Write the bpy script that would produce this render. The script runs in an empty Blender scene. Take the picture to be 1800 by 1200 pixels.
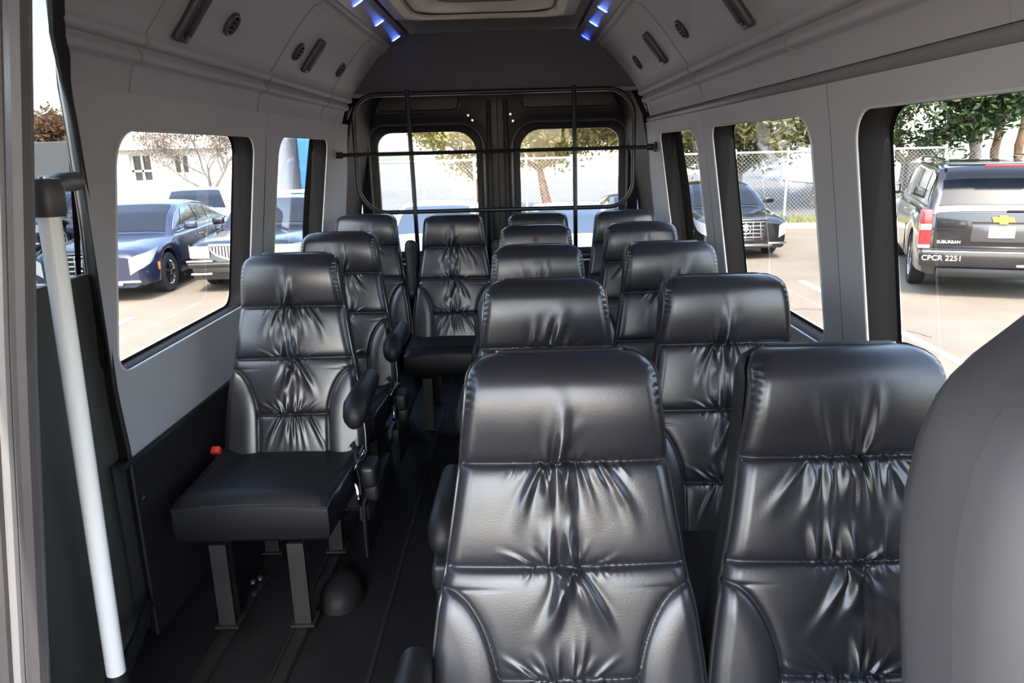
import bpy, bmesh, math, random
import numpy as np
from mathutils import Vector, Matrix, noise

SC = bpy.context.scene
COL = SC.collection
PI = math.pi

# ------------------------------------------------------------------ camera
CAM_LOC = (0.0, 0.0, 1.36)
F_PX = 1300.0
YAW, PITCH, ROLL = 0.01271, 0.25268, -0.027
def make_camera():
    f = Vector((-math.sin(YAW)*math.cos(PITCH), math.cos(YAW)*math.cos(PITCH), -math.sin(PITCH)))
    r0 = Vector((math.cos(YAW), math.sin(YAW), 0)); u0 = r0.cross(f)
    r = r0*math.cos(ROLL) + u0*math.sin(ROLL); u = r.cross(f)
    cd = bpy.data.cameras.new('camera'); co = bpy.data.objects.new('camera', cd)
    m = Matrix((( r.x, u.x, -f.x, CAM_LOC[0]), (r.y, u.y, -f.y, CAM_LOC[1]), (r.z, u.z, -f.z, CAM_LOC[2]), (0,0,0,1)))
    co.matrix_world = m
    cd.sensor_width = 36; cd.lens = F_PX/1800*36; cd.clip_start = 0.02; cd.clip_end = 400
    COL.objects.link(co); SC.camera = co
make_camera()

# ------------------------------------------------------------------ light
def make_world():
    w = bpy.data.worlds.new('sky'); SC.world = w; w.use_nodes = True
    nt = w.node_tree; nt.nodes.clear()
    sky = nt.nodes.new('ShaderNodeTexSky'); sky.sky_type = 'NISHITA'
    sky.sun_disc = False; sky.sun_elevation = math.radians(50); sky.sun_rotation = math.radians(180)
    sky.air_density = 1.0; sky.dust_density = 2.5; sky.ozone_density = 1.0
    bg = nt.nodes.new('ShaderNodeBackground'); bg.inputs['Strength'].default_value = 0.36
    out = nt.nodes.new('ShaderNodeOutputWorld')
    hs = nt.nodes.new('ShaderNodeHueSaturation'); hs.inputs['Saturation'].default_value = .85
    nt.links.new(sky.outputs[0], hs.inputs['Color']); nt.links.new(hs.outputs[0], bg.inputs[0]); nt.links.new(bg.outputs[0], out.inputs[0])
make_world()
def make_sun():
    l = bpy.data.lights.new('sun', 'SUN'); l.energy = 2.3; l.angle = math.radians(0.6); l.color = (1, .93, .82)
    o = bpy.data.objects.new('sun', l); COL.objects.link(o)
    d = Vector((0.03, -.62, .78))      # towards the sun
    o.rotation_euler = d.to_track_quat('Z', 'Y').to_euler(); o.location = (0, -5, 20)
make_sun()
vs = SC.view_settings
vs.view_transform = 'Standard'; vs.look = 'None'; vs.gamma = 1; vs.use_curve_mapping = False
vs.exposure = 2.42

# ------------------------------------------------------------------ materials
def mat(name, col, rough=.5, metal=0., spec=.5, coat=0., coat_rough=.05, var=0., vscale=8., bump=0., bscale=200., emit=None, estr=0., alpha=1., kind='noise', rvar=0., sheen=0.):
    m = bpy.data.materials.new(name); m.use_nodes = True
    nt = m.node_tree; b = nt.nodes['Principled BSDF']
    b.inputs['Base Color'].default_value = (*col, 1); b.inputs['Roughness'].default_value = rough
    b.inputs['Metallic'].default_value = metal; b.inputs['Specular IOR Level'].default_value = spec
    b.inputs['Coat Weight'].default_value = coat; b.inputs['Coat Roughness'].default_value = coat_rough
    if sheen: b.inputs['Sheen Weight'].default_value = sheen
    if emit: b.inputs['Emission Color'].default_value = (*emit, 1); b.inputs['Emission Strength'].default_value = estr
    tc = nt.nodes.new('ShaderNodeTexCoord')
    if var or rvar:
        n = nt.nodes.new('ShaderNodeTexNoise'); n.inputs['Scale'].default_value = vscale; n.inputs['Detail'].default_value = 6
        nt.links.new(tc.outputs['Object'], n.inputs['Vector'])
        if var:
            r = nt.nodes.new('ShaderNodeValToRGB')
            r.color_ramp.elements[0].position = .3; r.color_ramp.elements[1].position = .7
            r.color_ramp.elements[0].color = (*[c*(1-var) for c in col], 1); r.color_ramp.elements[1].color = (*[min(1, c*(1+var)) for c in col], 1)
            nt.links.new(n.outputs['Fac'], r.inputs['Fac']); nt.links.new(r.outputs['Color'], b.inputs['Base Color'])
        if rvar:
            mr = nt.nodes.new('ShaderNodeMapRange'); mr.inputs['From Min'].default_value = .3; mr.inputs['From Max'].default_value = .7
            mr.inputs['To Min'].default_value = rough-rvar; mr.inputs['To Max'].default_value = rough+rvar
            nt.links.new(n.outputs['Fac'], mr.inputs['Value']); nt.links.new(mr.outputs['Result'], b.inputs['Roughness'])
    if bump:
        if kind == 'voronoi':
            t = nt.nodes.new('ShaderNodeTexVoronoi'); t.inputs['Scale'].default_value = bscale; o = t.outputs['Distance']
        else:
            t = nt.nodes.new('ShaderNodeTexNoise'); t.inputs['Scale'].default_value = bscale; t.inputs['Detail'].default_value = 4; o = t.outputs['Fac']
        nt.links.new(tc.outputs['Object'], t.inputs['Vector'])
        bp = nt.nodes.new('ShaderNodeBump'); bp.inputs['Strength'].default_value = bump; bp.inputs['Distance'].default_value = .002
        nt.links.new(o, bp.inputs['Height']); nt.links.new(bp.outputs['Normal'], b.inputs['Normal'])
    return m
def glass_mat(name, tint, gloss=1.0):
    m = bpy.data.materials.new(name); m.use_nodes = True; nt = m.node_tree; nt.nodes.clear()
    out = nt.nodes.new('ShaderNodeOutputMaterial'); mx = nt.nodes.new('ShaderNodeMixShader')
    fr = nt.nodes.new('ShaderNodeLayerWeight'); fr.inputs['Blend'].default_value = .5
    pw = nt.nodes.new('ShaderNodeMath'); pw.operation = 'POWER'; pw.inputs[1].default_value = 5; nt.links.new(fr.outputs['Facing'], pw.inputs[0])
    mu = nt.nodes.new('ShaderNodeMath'); mu.operation = 'MULTIPLY_ADD'; mu.inputs[1].default_value = .8*gloss; mu.inputs[2].default_value = .035*gloss
    tr = nt.nodes.new('ShaderNodeBsdfTransparent'); tr.inputs['Color'].default_value = (*tint, 1)
    gl = nt.nodes.new('ShaderNodeBsdfGlossy'); gl.inputs['Roughness'].default_value = .02
    nt.links.new(pw.outputs[0], mu.inputs[0]); nt.links.new(mu.outputs[0], mx.inputs[0])
    nt.links.new(tr.outputs[0], mx.inputs[1]); nt.links.new(gl.outputs[0], mx.inputs[2]); nt.links.new(mx.outputs[0], out.inputs[0])
    return m
def leaf_mat(name, c1, c2):
    m = bpy.data.materials.new(name); m.use_nodes = True; nt = m.node_tree; b = nt.nodes['Principled BSDF']
    oi = nt.nodes.new('ShaderNodeTexCoord'); n = nt.nodes.new('ShaderNodeTexNoise'); n.inputs['Scale'].default_value = 1.3; n.inputs['Detail'].default_value = 8
    r = nt.nodes.new('ShaderNodeValToRGB'); r.color_ramp.elements[0].position = .35; r.color_ramp.elements[1].position = .65
    r.color_ramp.elements[0].color = (*c1, 1); r.color_ramp.elements[1].color = (*c2, 1)
    nt.links.new(oi.outputs['Object'], n.inputs['Vector']); nt.links.new(n.outputs['Fac'], r.inputs['Fac']); nt.links.new(r.outputs['Color'], b.inputs['Base Color'])
    b.inputs['Roughness'].default_value = .7
    tl = nt.nodes.new('ShaderNodeBsdfTranslucent'); nt.links.new(r.outputs['Color'], tl.inputs['Color'])
    mx = nt.nodes.new('ShaderNodeMixShader'); mx.inputs[0].default_value = .35
    nt.links.new(b.outputs[0], mx.inputs[1]); nt.links.new(tl.outputs[0], mx.inputs[2]); nt.links.new(mx.outputs[0], nt.nodes['Material Output'].inputs[0])
    return m
M = dict(
 leather = mat('black_leather', (.016, .016, .020), .34, spec=.85, rvar=.06, vscale=5, bump=.05, bscale=420, kind='voronoi'),
 leather_cushion = mat('black_cushion_leather', (.008, .008, .0095), .48, spec=.3, bump=.12, bscale=420, kind='voronoi'),
 piping = mat('leather_piping', (.02, .02, .024), .3, spec=.6),
 black_plastic = mat('black_plastic', (.012, .012, .013), .45, bump=.1, bscale=500),
 dark_metal = mat('dark_powder_coat', (.03, .028, .028), .45, metal=.3, var=.15),
 seat_frame = mat('seat_frame_metal', (.03, .029, .028), .5, metal=.4, var=.2),
 cage = mat('cage_black_steel', (.012, .012, .014), .35, metal=.2, spec=.6),
 reveal = mat('window_reveal_black', (.008, .0075, .0078), .75, spec=.15),
 bead = mat('pale_trim_bead', (.5, .5, .5), .3),
 rubber = mat('rubber', (.01, .01, .011), .5),
 gasket = mat('gasket_rubber', (.05, .05, .053), .25, spec=.7),
 trim = mat('grey_trim_vinyl', (.36, .352, .362), .55, bump=.08, bscale=700, var=.04, vscale=3),
 cove = mat('grey_headliner_vinyl', (.34, .325, .345), .6, bump=.08, bscale=700, var=.04, vscale=3),
 strip = mat('grey_rail_strip', (.22, .215, .22), .35, spec=.5),
 backing = mat('dark_gap', (.03, .03, .032), .8),
 ceil = mat('dark_headliner', (.10, .093, .088), .75, bump=.1, bscale=500, var=.06),
 header = mat('dark_header_vinyl', (.058, .054, .060), .6, bump=.08, bscale=600, var=.05),
 carpet = mat('charcoal_carpet', (.016, .0155, .017), .95, spec=.1, bump=.4, bscale=900, var=.15, vscale=60),
 floor = mat('black_floor_vinyl', (.009, .009, .010), .6, spec=.25, bump=.25, bscale=350, var=.3, vscale=7),
 track = mat('floor_track_metal', (.03, .029, .028), .45, metal=.5, var=.2),
 door_paint = mat('black_door_paint', (.012, .011, .014), .4, spec=.35, rvar=.08, vscale=3),
 door_card = mat('dark_door_card', (.04, .039, .043), .55, bump=.1, bscale=500),
 olive = mat('olive_grey_door_card', (.075, .076, .068), .45, var=.06, vscale=3),
 pillar = mat('pillar_grey', (.16, .155, .155), .55, var=.06, vscale=4),
 pillar_dark = mat('pillar_dark', (.05, .045, .048), .5, var=.1),
 white_pole = mat('white_enamel', (.9, .89, .87), .22, spec=.6),
 bracket = mat('grey_bracket_plastic', (.055, .053, .055), .4),
 grey_seat = mat('grey_leatherette', (.085, .08, .083), .5, bump=.05, bscale=700, var=.03, vscale=4),
 chrome = mat('chrome', (.75, .76, .78), .12, metal=1),
 steel = mat('brushed_steel', (.55, .55, .56), .3, metal=1),
 red = mat('red_plastic', (.6, .03, .02), .35),
 hatch_white = mat('hatch_ivory_plastic', (.42, .39, .34), .4),
 hatch_frame = mat('hatch_bronze_frame', (.16, .145, .13), .45),
 hatch_dark = mat('hatch_dark_mesh', (.03, .03, .03), .6),
 led_strip = mat('led_strip_aluminium', (.20, .18, .24), .35, metal=.3),
 led = mat('blue_led', (.1, .2, 1), .3, emit=(.012, .035, 1), estr=3.2),
 led_core = mat('blue_led_core', (.7, .8, 1), .3, emit=(.16, .32, 1), estr=4.5),
 vent = mat('vent_grey_plastic', (.05, .047, .052), .45),
 vent_hole = mat('vent_black', (.008, .008, .009), .6),
 glass = glass_mat('window_glass', (.49, .50, .49)),
 door_glass = glass_mat('tinted_door_glass', (.17, .185, .19)),
 strap = mat('seat_belt_webbing', (.012, .012, .013), .7, bump=.3, bscale=800),
 asphalt = mat('sunlit_asphalt', (.205, .168, .128), .9, var=.10, vscale=1.2, bump=.5, bscale=60),
 line = mat('white_road_paint', (.62, .60, .56), .8, var=.12, vscale=9),
 crack = mat('dark_crack_sealer', (.09, .08, .07), .9),
 far_road = mat('far_grey_road', (.15, .148, .145), .9, var=.08, vscale=.6),
 dirt = mat('brown_dirt', (.22, .15, .09), .95, var=.25, vscale=3),
 grass = mat('dry_grass', (.20, .22, .08), .95, var=.3, vscale=5),
 concrete = mat('pale_concrete', (.42, .38, .33), .9, var=.08, vscale=2),
 stucco = mat('white_stucco', (.78, .74, .66), .9, var=.04, vscale=1),
 stucco2 = mat('beige_stucco', (.50, .43, .34), .9, var=.06, vscale=1),
 bframe = mat('white_window_frame', (.75, .73, .70), .5),
 bglass = mat('dark_building_glass', (.05, .055, .055), .1, spec=.6),
 roofing = mat('beige_roof_edge', (.55, .48, .38), .85),
 blue = mat('blue_panel', (.03, .16, .55), .5, var=.1, vscale=1),
 galv = mat('galvanised_pipe', (.55, .55, .54), .45, metal=.6),
 wire = mat('fence_wire', (.30, .30, .29), .6, metal=.4),
 bark = mat('red_brown_bark', (.22, .12, .075), .95, var=.25, vscale=6, bump=.6, bscale=30),
 bark2 = mat('grey_bark', (.28, .25, .21), .95, var=.25, vscale=6, bump=.6, bscale=30),
 palm_bark = mat('palm_bark', (.20, .12, .075), .95, var=.25, vscale=5, bump=.8, bscale=18),
 leaf_green = leaf_mat('green_leaves', (.026, .055, .020), (.09, .14, .045)),
 leaf_olive = leaf_mat('olive_leaves', (.11, .12, .05), (.26, .25, .10)),
 leaf_yellow = leaf_mat('yellow_green_leaves', (.20, .18, .06), (.42, .38, .13)),
 leaf_brown = leaf_mat('brown_leaves', (.22, .12, .06), (.40, .24, .13)),
 twig = leaf_mat('dry_twigs', (.14, .10, .07), (.26, .20, .14)),
 leaf_palm = leaf_mat('palm_leaves', (.07, .11, .04), (.17, .22, .09)),
 navy = mat('navy_car_paint', (.012, .016, .045), .25, coat=1, spec=.6),
 black_paint = mat('black_car_paint', (.006, .006, .008), .2, coat=1, spec=.6),
 silver_paint = mat('silver_car_paint', (.55, .56, .60), .3, metal=.3, coat=1),
 grey_paint = mat('grey_car_paint', (.07, .068, .07), .25, coat=1, metal=.2),
 lightblue_paint = mat('pale_blue_car_paint', (.30, .38, .52), .3, coat=1),
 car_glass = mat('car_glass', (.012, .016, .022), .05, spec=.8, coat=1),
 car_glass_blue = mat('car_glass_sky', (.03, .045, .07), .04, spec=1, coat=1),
 tire = mat('tire_rubber', (.016, .016, .017), .8),
 lamp_white = mat('headlamp_lens', (.42, .44, .45), .12, spec=.8, coat=.6),
 car_glass_dark = mat('dark_windshield', (.014, .018, .026), .12, spec=.35),
 lamp_red = mat('tail_lamp_red', (.55, .012, .015), .15, spec=.7, coat=1),
 amber = mat('amber_reflector', (.65, .18, .03), .25),
 plate = mat('plate_white', (.82, .82, .80), .5),
 gold = mat('gold_emblem', (.80, .55, .12), .3, metal=.7),
 letter_white = mat('white_lettering', (.85, .85, .85), .5),
 arch_dark = mat('wheel_well_black', (.006, .006, .006), .9),
)

# ------------------------------------------------------------------ mesh helpers
class MB:
    def __init__(s): s.v = []; s.f = []
    def add(s, verts, faces):
        o = len(s.v); s.v.extend([tuple(p) for p in verts]); s.f.extend([tuple(i+o for i in f) for f in faces]); return s
    def box(s, c, d, rot=None):
        x, y, z = d[0]/2, d[1]/2, d[2]/2
        P = [Vector((a*x, b*y, e*z)) for e in (-1, 1) for b in (-1, 1) for a in (-1, 1)]
        if rot: P = [rot @ p for p in P]
        c = Vector(c)
        return s.add([c+p for p in P], [(0,2,3,1),(4,5,7,6),(0,1,5,4),(2,6,7,3),(0,4,6,2),(1,3,7,5)])
    def rbox(s, c, d, r=.01, seg=3, rot=None):
        bm = bmesh.new(); bmesh.ops.create_cube(bm, size=1)
        for v in bm.verts: v.co = Vector((v.co.x*d[0], v.co.y*d[1], v.co.z*d[2]))
        bmesh.ops.bevel(bm, geom=list(bm.edges), offset=min(r, min(d)*.49), segments=seg, profile=.5, affect='EDGES')
        bm.verts.index_update(); c = Vector(c)
        s.add([c + (rot @ v.co if rot else v.co) for v in bm.verts], [[v.index for v in f.verts] for f in bm.faces]); bm.free(); return s
    def tube(s, pts, r, n=8, closed=False, caps=True, flat=1.0, up=None):
        pts = [Vector(p) for p in pts]; N = len(pts); rs = r if isinstance(r, (list, tuple)) else [r]*N
        T = []
        for i in range(N):
            a = pts[(i-1) % N] if (closed or i > 0) else pts[i]; b = pts[(i+1) % N] if (closed or i < N-1) else pts[i]
            T.append((b-a).normalized())
        u = Vector(up) if up else (Vector((0,0,1)) if abs(T[0].z) < .9 else Vector((1,0,0)))
        rings = []; nrm = (u - T[0]*u.dot(T[0])).normalized()
        for i in range(N):
            nrm = (nrm - T[i]*nrm.dot(T[i])).normalized(); bn = T[i].cross(nrm)
            rings.append([pts[i] + (nrm*math.cos(2*PI*k/n)*flat + bn*math.sin(2*PI*k/n))*rs[i] for k in range(n)])
        V = [p for rg in rings for p in rg]; F = []
        for i in range(N if closed else N-1):
            j = (i+1) % N
            for k in range(n): F.append((i*n+k, i*n+(k+1) % n, j*n+(k+1) % n, j*n+k))
        if caps and not closed: F.append(tuple(reversed(range(n)))); F.append(tuple((N-1)*n+k for k in range(n)))
        return s.add(V, F)
    def grid(s, fn, nu, nv, flip=False):
        V = [fn(i/nu, j/nv) for i in range(nu+1) for j in range(nv+1)]; F = []
        for i in range(nu):
            for j in range(nv):
                q = (i*(nv+1)+j, (i+1)*(nv+1)+j, (i+1)*(nv+1)+j+1, i*(nv+1)+j+1); F.append(q[::-1] if flip else q)
        return s.add(V, F)
    def lathe(s, prof, n=24, c=(0,0,0), axis='z', caps=True):
        V = []; F = []; c = Vector(c)
        for (r, h) in prof:
            for k in range(n):
                a = 2*PI*k/n; x, y = r*math.cos(a), r*math.sin(a)
                V.append(c + (Vector((x,y,h)) if axis == 'z' else Vector((h,x,y)) if axis == 'x' else Vector((y,h,x))))
        for i in range(len(prof)-1):
            for k in range(n): F.append((i*n+k, i*n+(k+1)%n, (i+1)*n+(k+1)%n, (i+1)*n+k))
        if caps: F.append(tuple(reversed(range(n)))); F.append(tuple((len(prof)-1)*n+k for k in range(n)))
        return s.add(V, F)
    def prism(s, poly, d, o=(0,0,0), ex=(1,0,0), ey=(0,0,1), ez=(0,1,0)):
        o, ex, ey, ez = Vector(o), Vector(ex), Vector(ey), Vector(ez); n = len(poly)
        V = [o+ex*a+ey*b for a, b in poly] + [o+ex*a+ey*b+ez*d for a, b in poly]
        return s.add(V, [tuple(range(n)), tuple(reversed(range(n, 2*n)))] + [(i, i+n, (i+1)%n+n, (i+1)%n) for i in range(n)])
    def mesh(s, name, m, smooth=True, sharp=None):
        me = bpy.data.meshes.new(name); me.from_pydata(s.v, [], s.f); me.materials.append(m)
        bm = bmesh.new(); bm.from_mesh(me); bmesh.ops.recalc_face_normals(bm, faces=bm.faces); bm.to_mesh(me); bm.free()
        if smooth:
            me.polygons.foreach_set('use_smooth', [True]*len(me.polygons))
            me.set_sharp_from_angle(angle=math.radians(sharp or 38))
        me.update(); return me
    def build(s, name, m, parent=None, smooth=True, sharp=None): return put(name, s.mesh(name, m, smooth, sharp), parent)
def put(name, me, parent=None):
    o = bpy.data.objects.new(name, me); COL.objects.link(o)
    if parent: o.parent = parent
    return o
def tag(o, label=None, cat=None, group=None, kind=None):
    if label: o['label'] = label
    if cat: o['category'] = cat
    if group: o['group'] = group
    if kind: o['kind'] = kind
    return o
def empty(name, loc=(0,0,0), rz=0):
    o = bpy.data.objects.new(name, None); o.location = loc; o.rotation_euler = (0,0,rz); o.empty_display_size = .1; COL.objects.link(o); return o
def children(o): return [c for c in bpy.data.objects if c.parent == o]
def copy_tree(o, parent=None):
    c = o.copy(); COL.objects.link(c); c.parent = parent
    for k in children(o): copy_tree(k, c)
    return c
def text_mesh(name, txt, size, m, parent, loc, rot, extrude=.002):
    cu = bpy.data.curves.new(name, 'FONT'); cu.body = txt; cu.size = size; cu.extrude = extrude; cu.align_x = 'CENTER'; cu.align_y = 'CENTER'; cu.resolution_u = 3
    t = bpy.data.objects.new(name, cu); COL.objects.link(t)
    dg = bpy.context.evaluated_depsgraph_get(); me = bpy.data.meshes.new_from_object(t.evaluated_get(dg)); bpy.data.objects.remove(t)
    me.materials.clear(); me.materials.append(m)
    o = put(name, me, parent); o.location = loc; o.rotation_euler = rot; return o
def rrect(cx, cy, hw, hh, r, n=8):
    if not isinstance(r, (list, tuple)): r = (r,)*4       # corner order: (+,+) (-,+) (-,-) (+,-)
    P = []
    for (sx, sy, a0, rr) in ((1,1,0,r[0]), (-1,1,PI/2,r[1]), (-1,-1,PI,r[2]), (1,-1,1.5*PI,r[3])):
        for k in range(n+1):
            a = a0 + PI/2*k/n; P.append((cx+sx*(hw-rr)+rr*math.cos(a), cy+sy*(hh-rr)+rr*math.sin(a)))
    return P

# ------------------------------------------------------------------ van shell
XC = -.115
PROF = [(0,.98),(.75,.98),(.95,.965),(1.1,.945),(1.3,.908),(1.535,.865),(1.60,.845),(1.655,.812),(1.70,.775),(1.80,.70),(1.875,.635),(1.93,.57),(1.98,.48),(2.0,.4)]
PZ = [p[0] for p in PROF]; PH = [p[1] for p in PROF]
def hw_at(z): return float(np.interp(z, PZ, PH))
def WX(side, z, off=0.): return XC + side*(hw_at(z)+off)
def slope_at(z):
    return (hw_at(z+.02)-hw_at(z-.02))/.04
YF_L = lambda z: float(np.interp(z, [0,.565,.9,1.2,1.3,1.465,1.58,1.674,1.76], [1.90,1.905,1.875,1.82,1.782,1.73,1.68,1.596,1.50]))   # rear edge of the entry door opening, trim side
YO_L = lambda z: float(np.interp(z, [0,.55,.886,1.2,1.42,1.47,1.59,1.688,1.76], [1.948,1.948,1.942,1.881,1.82,1.806,1.764,1.662,1.57]))   # the same edge on the outside

def ring_panel(side, Y0, Y1, z0, z1, hole, off=0., rings=7, front=None, skip_lo=0):
    """wall panel from a rectangle to a rounded window hole, following the body's side curve"""
    cy = sum(p[0] for p in hole)/len(hole); cz = sum(p[1] for p in hole)/len(hole)
    mb = MB(); N = len(hole); outer = []
    for (y, z) in hole:
        dy, dz = y-cy, z-cz
        t = min(((Y1-cy)/dy if dy > 1e-6 else (Y0-cy)/dy if dy < -1e-6 else 1e9), ((z1-cz)/dz if dz > 1e-6 else (z0-cz)/dz if dz < -1e-6 else 1e9))
        outer.append([cy+dy*t, cz+dz*t])
    for (cyy, czz) in ((Y0,z0),(Y0,z1),(Y1,z0),(Y1,z1)):      # snap the nearest samples to the corners
        k = min(range(N), key=lambda i: (outer[i][0]-cyy)**2+(outer[i][1]-czz)**2); outer[k] = [cyy, czz]
    if front:
        for p in outer:
            w = (Y1-p[0])/(Y1-Y0); p[0] += w**3*(front(p[1])-Y0) if p[0] > Y0+1e-6 else front(p[1])-Y0
    for r in range(rings+1):
        t = r/rings
        for k in range(N):
            y = outer[k][0]*(1-t)+hole[k][0]*t; z = outer[k][1]*(1-t)+hole[k][1]*t
            mb.v.append((WX(side, z, off), y, z))
    for r in range(rings):
        for k in range(N):
            a, b = r*N+k, r*N+(k+1) % N; mb.f.append((a, b, b+N, a+N))
    return mb
def plain_panel(side, Y0, Y1, z0, z1, off=0., nz=10, front=None):
    def fn(u, v):
        z = z0+(z1-z0)*v; y0 = front(z) if front else Y0
        return (WX(side, z, off), y0+(Y1-y0)*u, z)
    return MB().grid(fn, 2, nz)

GAP = .002
def grown(h, d=.012):
    cy = sum(p[0] for p in h)/len(h); cz = sum(p[1] for p in h)/len(h); hy = max(abs(p[0]-cy) for p in h); hz = max(abs(p[1]-cz) for p in h)
    return [(cy+(y-cy)*(1+d/hy), cz+(z-cz)*(1+d/hz)) for y, z in h]
def window(idx, side, hole, label_glass=None, depth=.082, sash=True):
    N = len(hole)
    # reveal: from trim hole outward to the glass, stepped
    mb = MB(); cy = sum(p[0] for p in hole)/N; cz = sum(p[1] for p in hole)/N
    steps = [(0., 0.), (.010, .003), (.03, .002), (.033, -.004), (.055, -.006), (.058, -.012), (depth, -.014), (depth+.004, -.004)]
    for (o, inn) in steps:
        for (y, z) in hole:
            dy, dz = y-cy, z-cz; l = math.hypot(dy, dz)
            hy = max(abs(p[0]-cy) for p in hole); hz = max(abs(p[1]-cz) for p in hole)
            yy = cy + dy*(1-inn/hy); zz = cz + dz*(1-inn/hz)
            mb.v.append((WX(side, z, o), yy, zz))
    for r in range(len(steps)-1):
        for k in range(N): mb.f.append((r*N+k, r*N+(k+1)%N, (r+1)*N+(k+1)%N, (r+1)*N+k))
    w = mb.build('window_%d' % idx, M['reveal']); tag(w, kind='structure')
    g = MB(); pts = [(WX(side, z, depth+.004), y, z) for (y, z) in hole]
    inner = [(cy+(y-cy)*.5, cz+(z-cz)*.5) for (y, z) in hole]
    g.v = pts + [(WX(side, z, depth+.004), y, z) for (y, z) in inner]
    g.f = [(k, (k+1)%N, N+(k+1)%N, N+k) for k in range(N)] + [tuple(range(N, 2*N))]
    g.build('pane', M['glass'], w)
    b = MB().tube([(WX(side, z, .0), y, z) for (y, z) in hole], .0035, 6, closed=True); b.build('bead', M['bead'], w)
    return w

def make_walls():
    zt = 1.50
    # left wall ------------------------------------------------------
    wl = MB(); wl.grid(lambda u, v: (WX(-1, .02+.53*v, .03), 1.86+2.9*u, .02+.53*v), 1, 1)
    wl = tag(wl.build('wall_left', M['backing']), kind='structure')
    h1 = rrect((1.915+2.93)/2, (.795+1.437)/2, (2.93-1.915)/2, (1.437-.795)/2, (.085,.085,.06,.06))
    h2 = rrect((3.225+4.06)/2, (.795+1.442)/2, (4.06-3.225)/2, (1.442-.795)/2, (.08,.08,.06,.06))
    ring_panel(-1, 1.80, 3.06-GAP/2, .555, 1.53, h1, front=YF_L).build('panel', M['trim'], wl)
    ring_panel(-1, 3.06+GAP/2, 4.52, .555, 1.53, h2).build('panel', M['trim'], wl)
    lp = plain_panel(-1, 1.84, 4.52, .0, .55, -.006, front=YF_L); lp.build('lower_panel', M['carpet'], wl)
    MB().tube([(WX(-1,.552,-.006), 1.84+.1*i, .552) for i in range(27)], .008, 6).build('ledge', M['black_plastic'], wl)
    for y, z in ((1.925,.425),(2.9,.42)):
        MB().lathe([(.009,0),(.009,.004),(.004,.006)], 10, (WX(-1,z,-.006), y, z), 'x').build('screw', M['steel'], wl)
    # outer skin, so that daylight only comes in through the glass
    outL = tag(MB().grid(lambda u, v: (WX(-1, .0+1.55*v, .10) , 4.05+.85*u, .0+1.55*v), 1, 8).build('wall_left_outer', M['backing']), kind='structure')
    for (a, b, h) in ((1.86, 3.08, h1), (3.08, 4.2, h2)):
        ring_panel(-1, a, b, -.2, 1.55, grown(h), off=.088, front=(lambda z: min(1.893, YO_L(z)+.03)) if a < 2 else None).build('skin', M['black_paint'], outL)
    window(1, -1, h1); window(2, -1, h2)
    # right wall -----------------------------------------------------
    wr = tag(MB().grid(lambda u, v: (WX(1, .02+.53*v, .03), .6+4.16*u, .02+.53*v), 1, 1).build('wall_right', M['backing']), kind='structure')
    g1 = rrect((.62+1.768)/2, (.795+1.430)/2, (1.768-.62)/2, (1.430-.795)/2, (.085,.085,.06,.06))
    g2 = rrect((2.035+3.04)/2, (.795+1.431)/2, (3.04-2.035)/2, (1.431-.795)/2, (.06,.085,.06,.06))
    g3 = rrect((3.31+4.125)/2, (.795+1.430)/2, (4.125-3.31)/2, (1.430-.795)/2, (.06,.085,.06,.06))
    ring_panel(1, .45, 1.905-GAP/2, .555, 1.497, g1).build('panel', M['trim'], wr)
    ring_panel(1, 1.905+GAP/2, 3.165-GAP/2, .555, 1.497, g2).build('panel', M['trim'], wr)
    ring_panel(1, 3.165+GAP/2, 4.52, .555, 1.497, g3).build('panel', M['trim'], wr)
    plain_panel(1, .45, 4.52, 0, .55, -.006).build('lower_panel', M['carpet'], wr)
    MB().tube([(WX(1,.552,-.006), .5+.1*i, .552) for i in range(40)], .008, 6).build('ledge', M['black_plastic'], wr)
    st = MB().grid(lambda u, v: (WX(1, 1.497+.03*v, -.006+.012*abs(2*v-1)), .45+4.0*u, 1.497+.03*v), 1, 4); st.build('rail_strip', M['strip'], wr)
    outR = tag(MB().grid(lambda u, v: (WX(1, 1.55*v, .10), 4.05+.85*u, 1.55*v), 1, 8).build('wall_right_outer', M['backing']), kind='structure')
    for (a, b, h) in ((.45, 1.9, g1), (1.9, 3.17, g2), (3.17, 4.25, g3)):
        ring_panel(1, a, b, -.2, 1.55, grown(h), off=.088).build('skin', M['black_paint'], outR)
    window(3, 1, g1); window(4, 1, g2); window(5, 1, g3)
make_walls()

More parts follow.
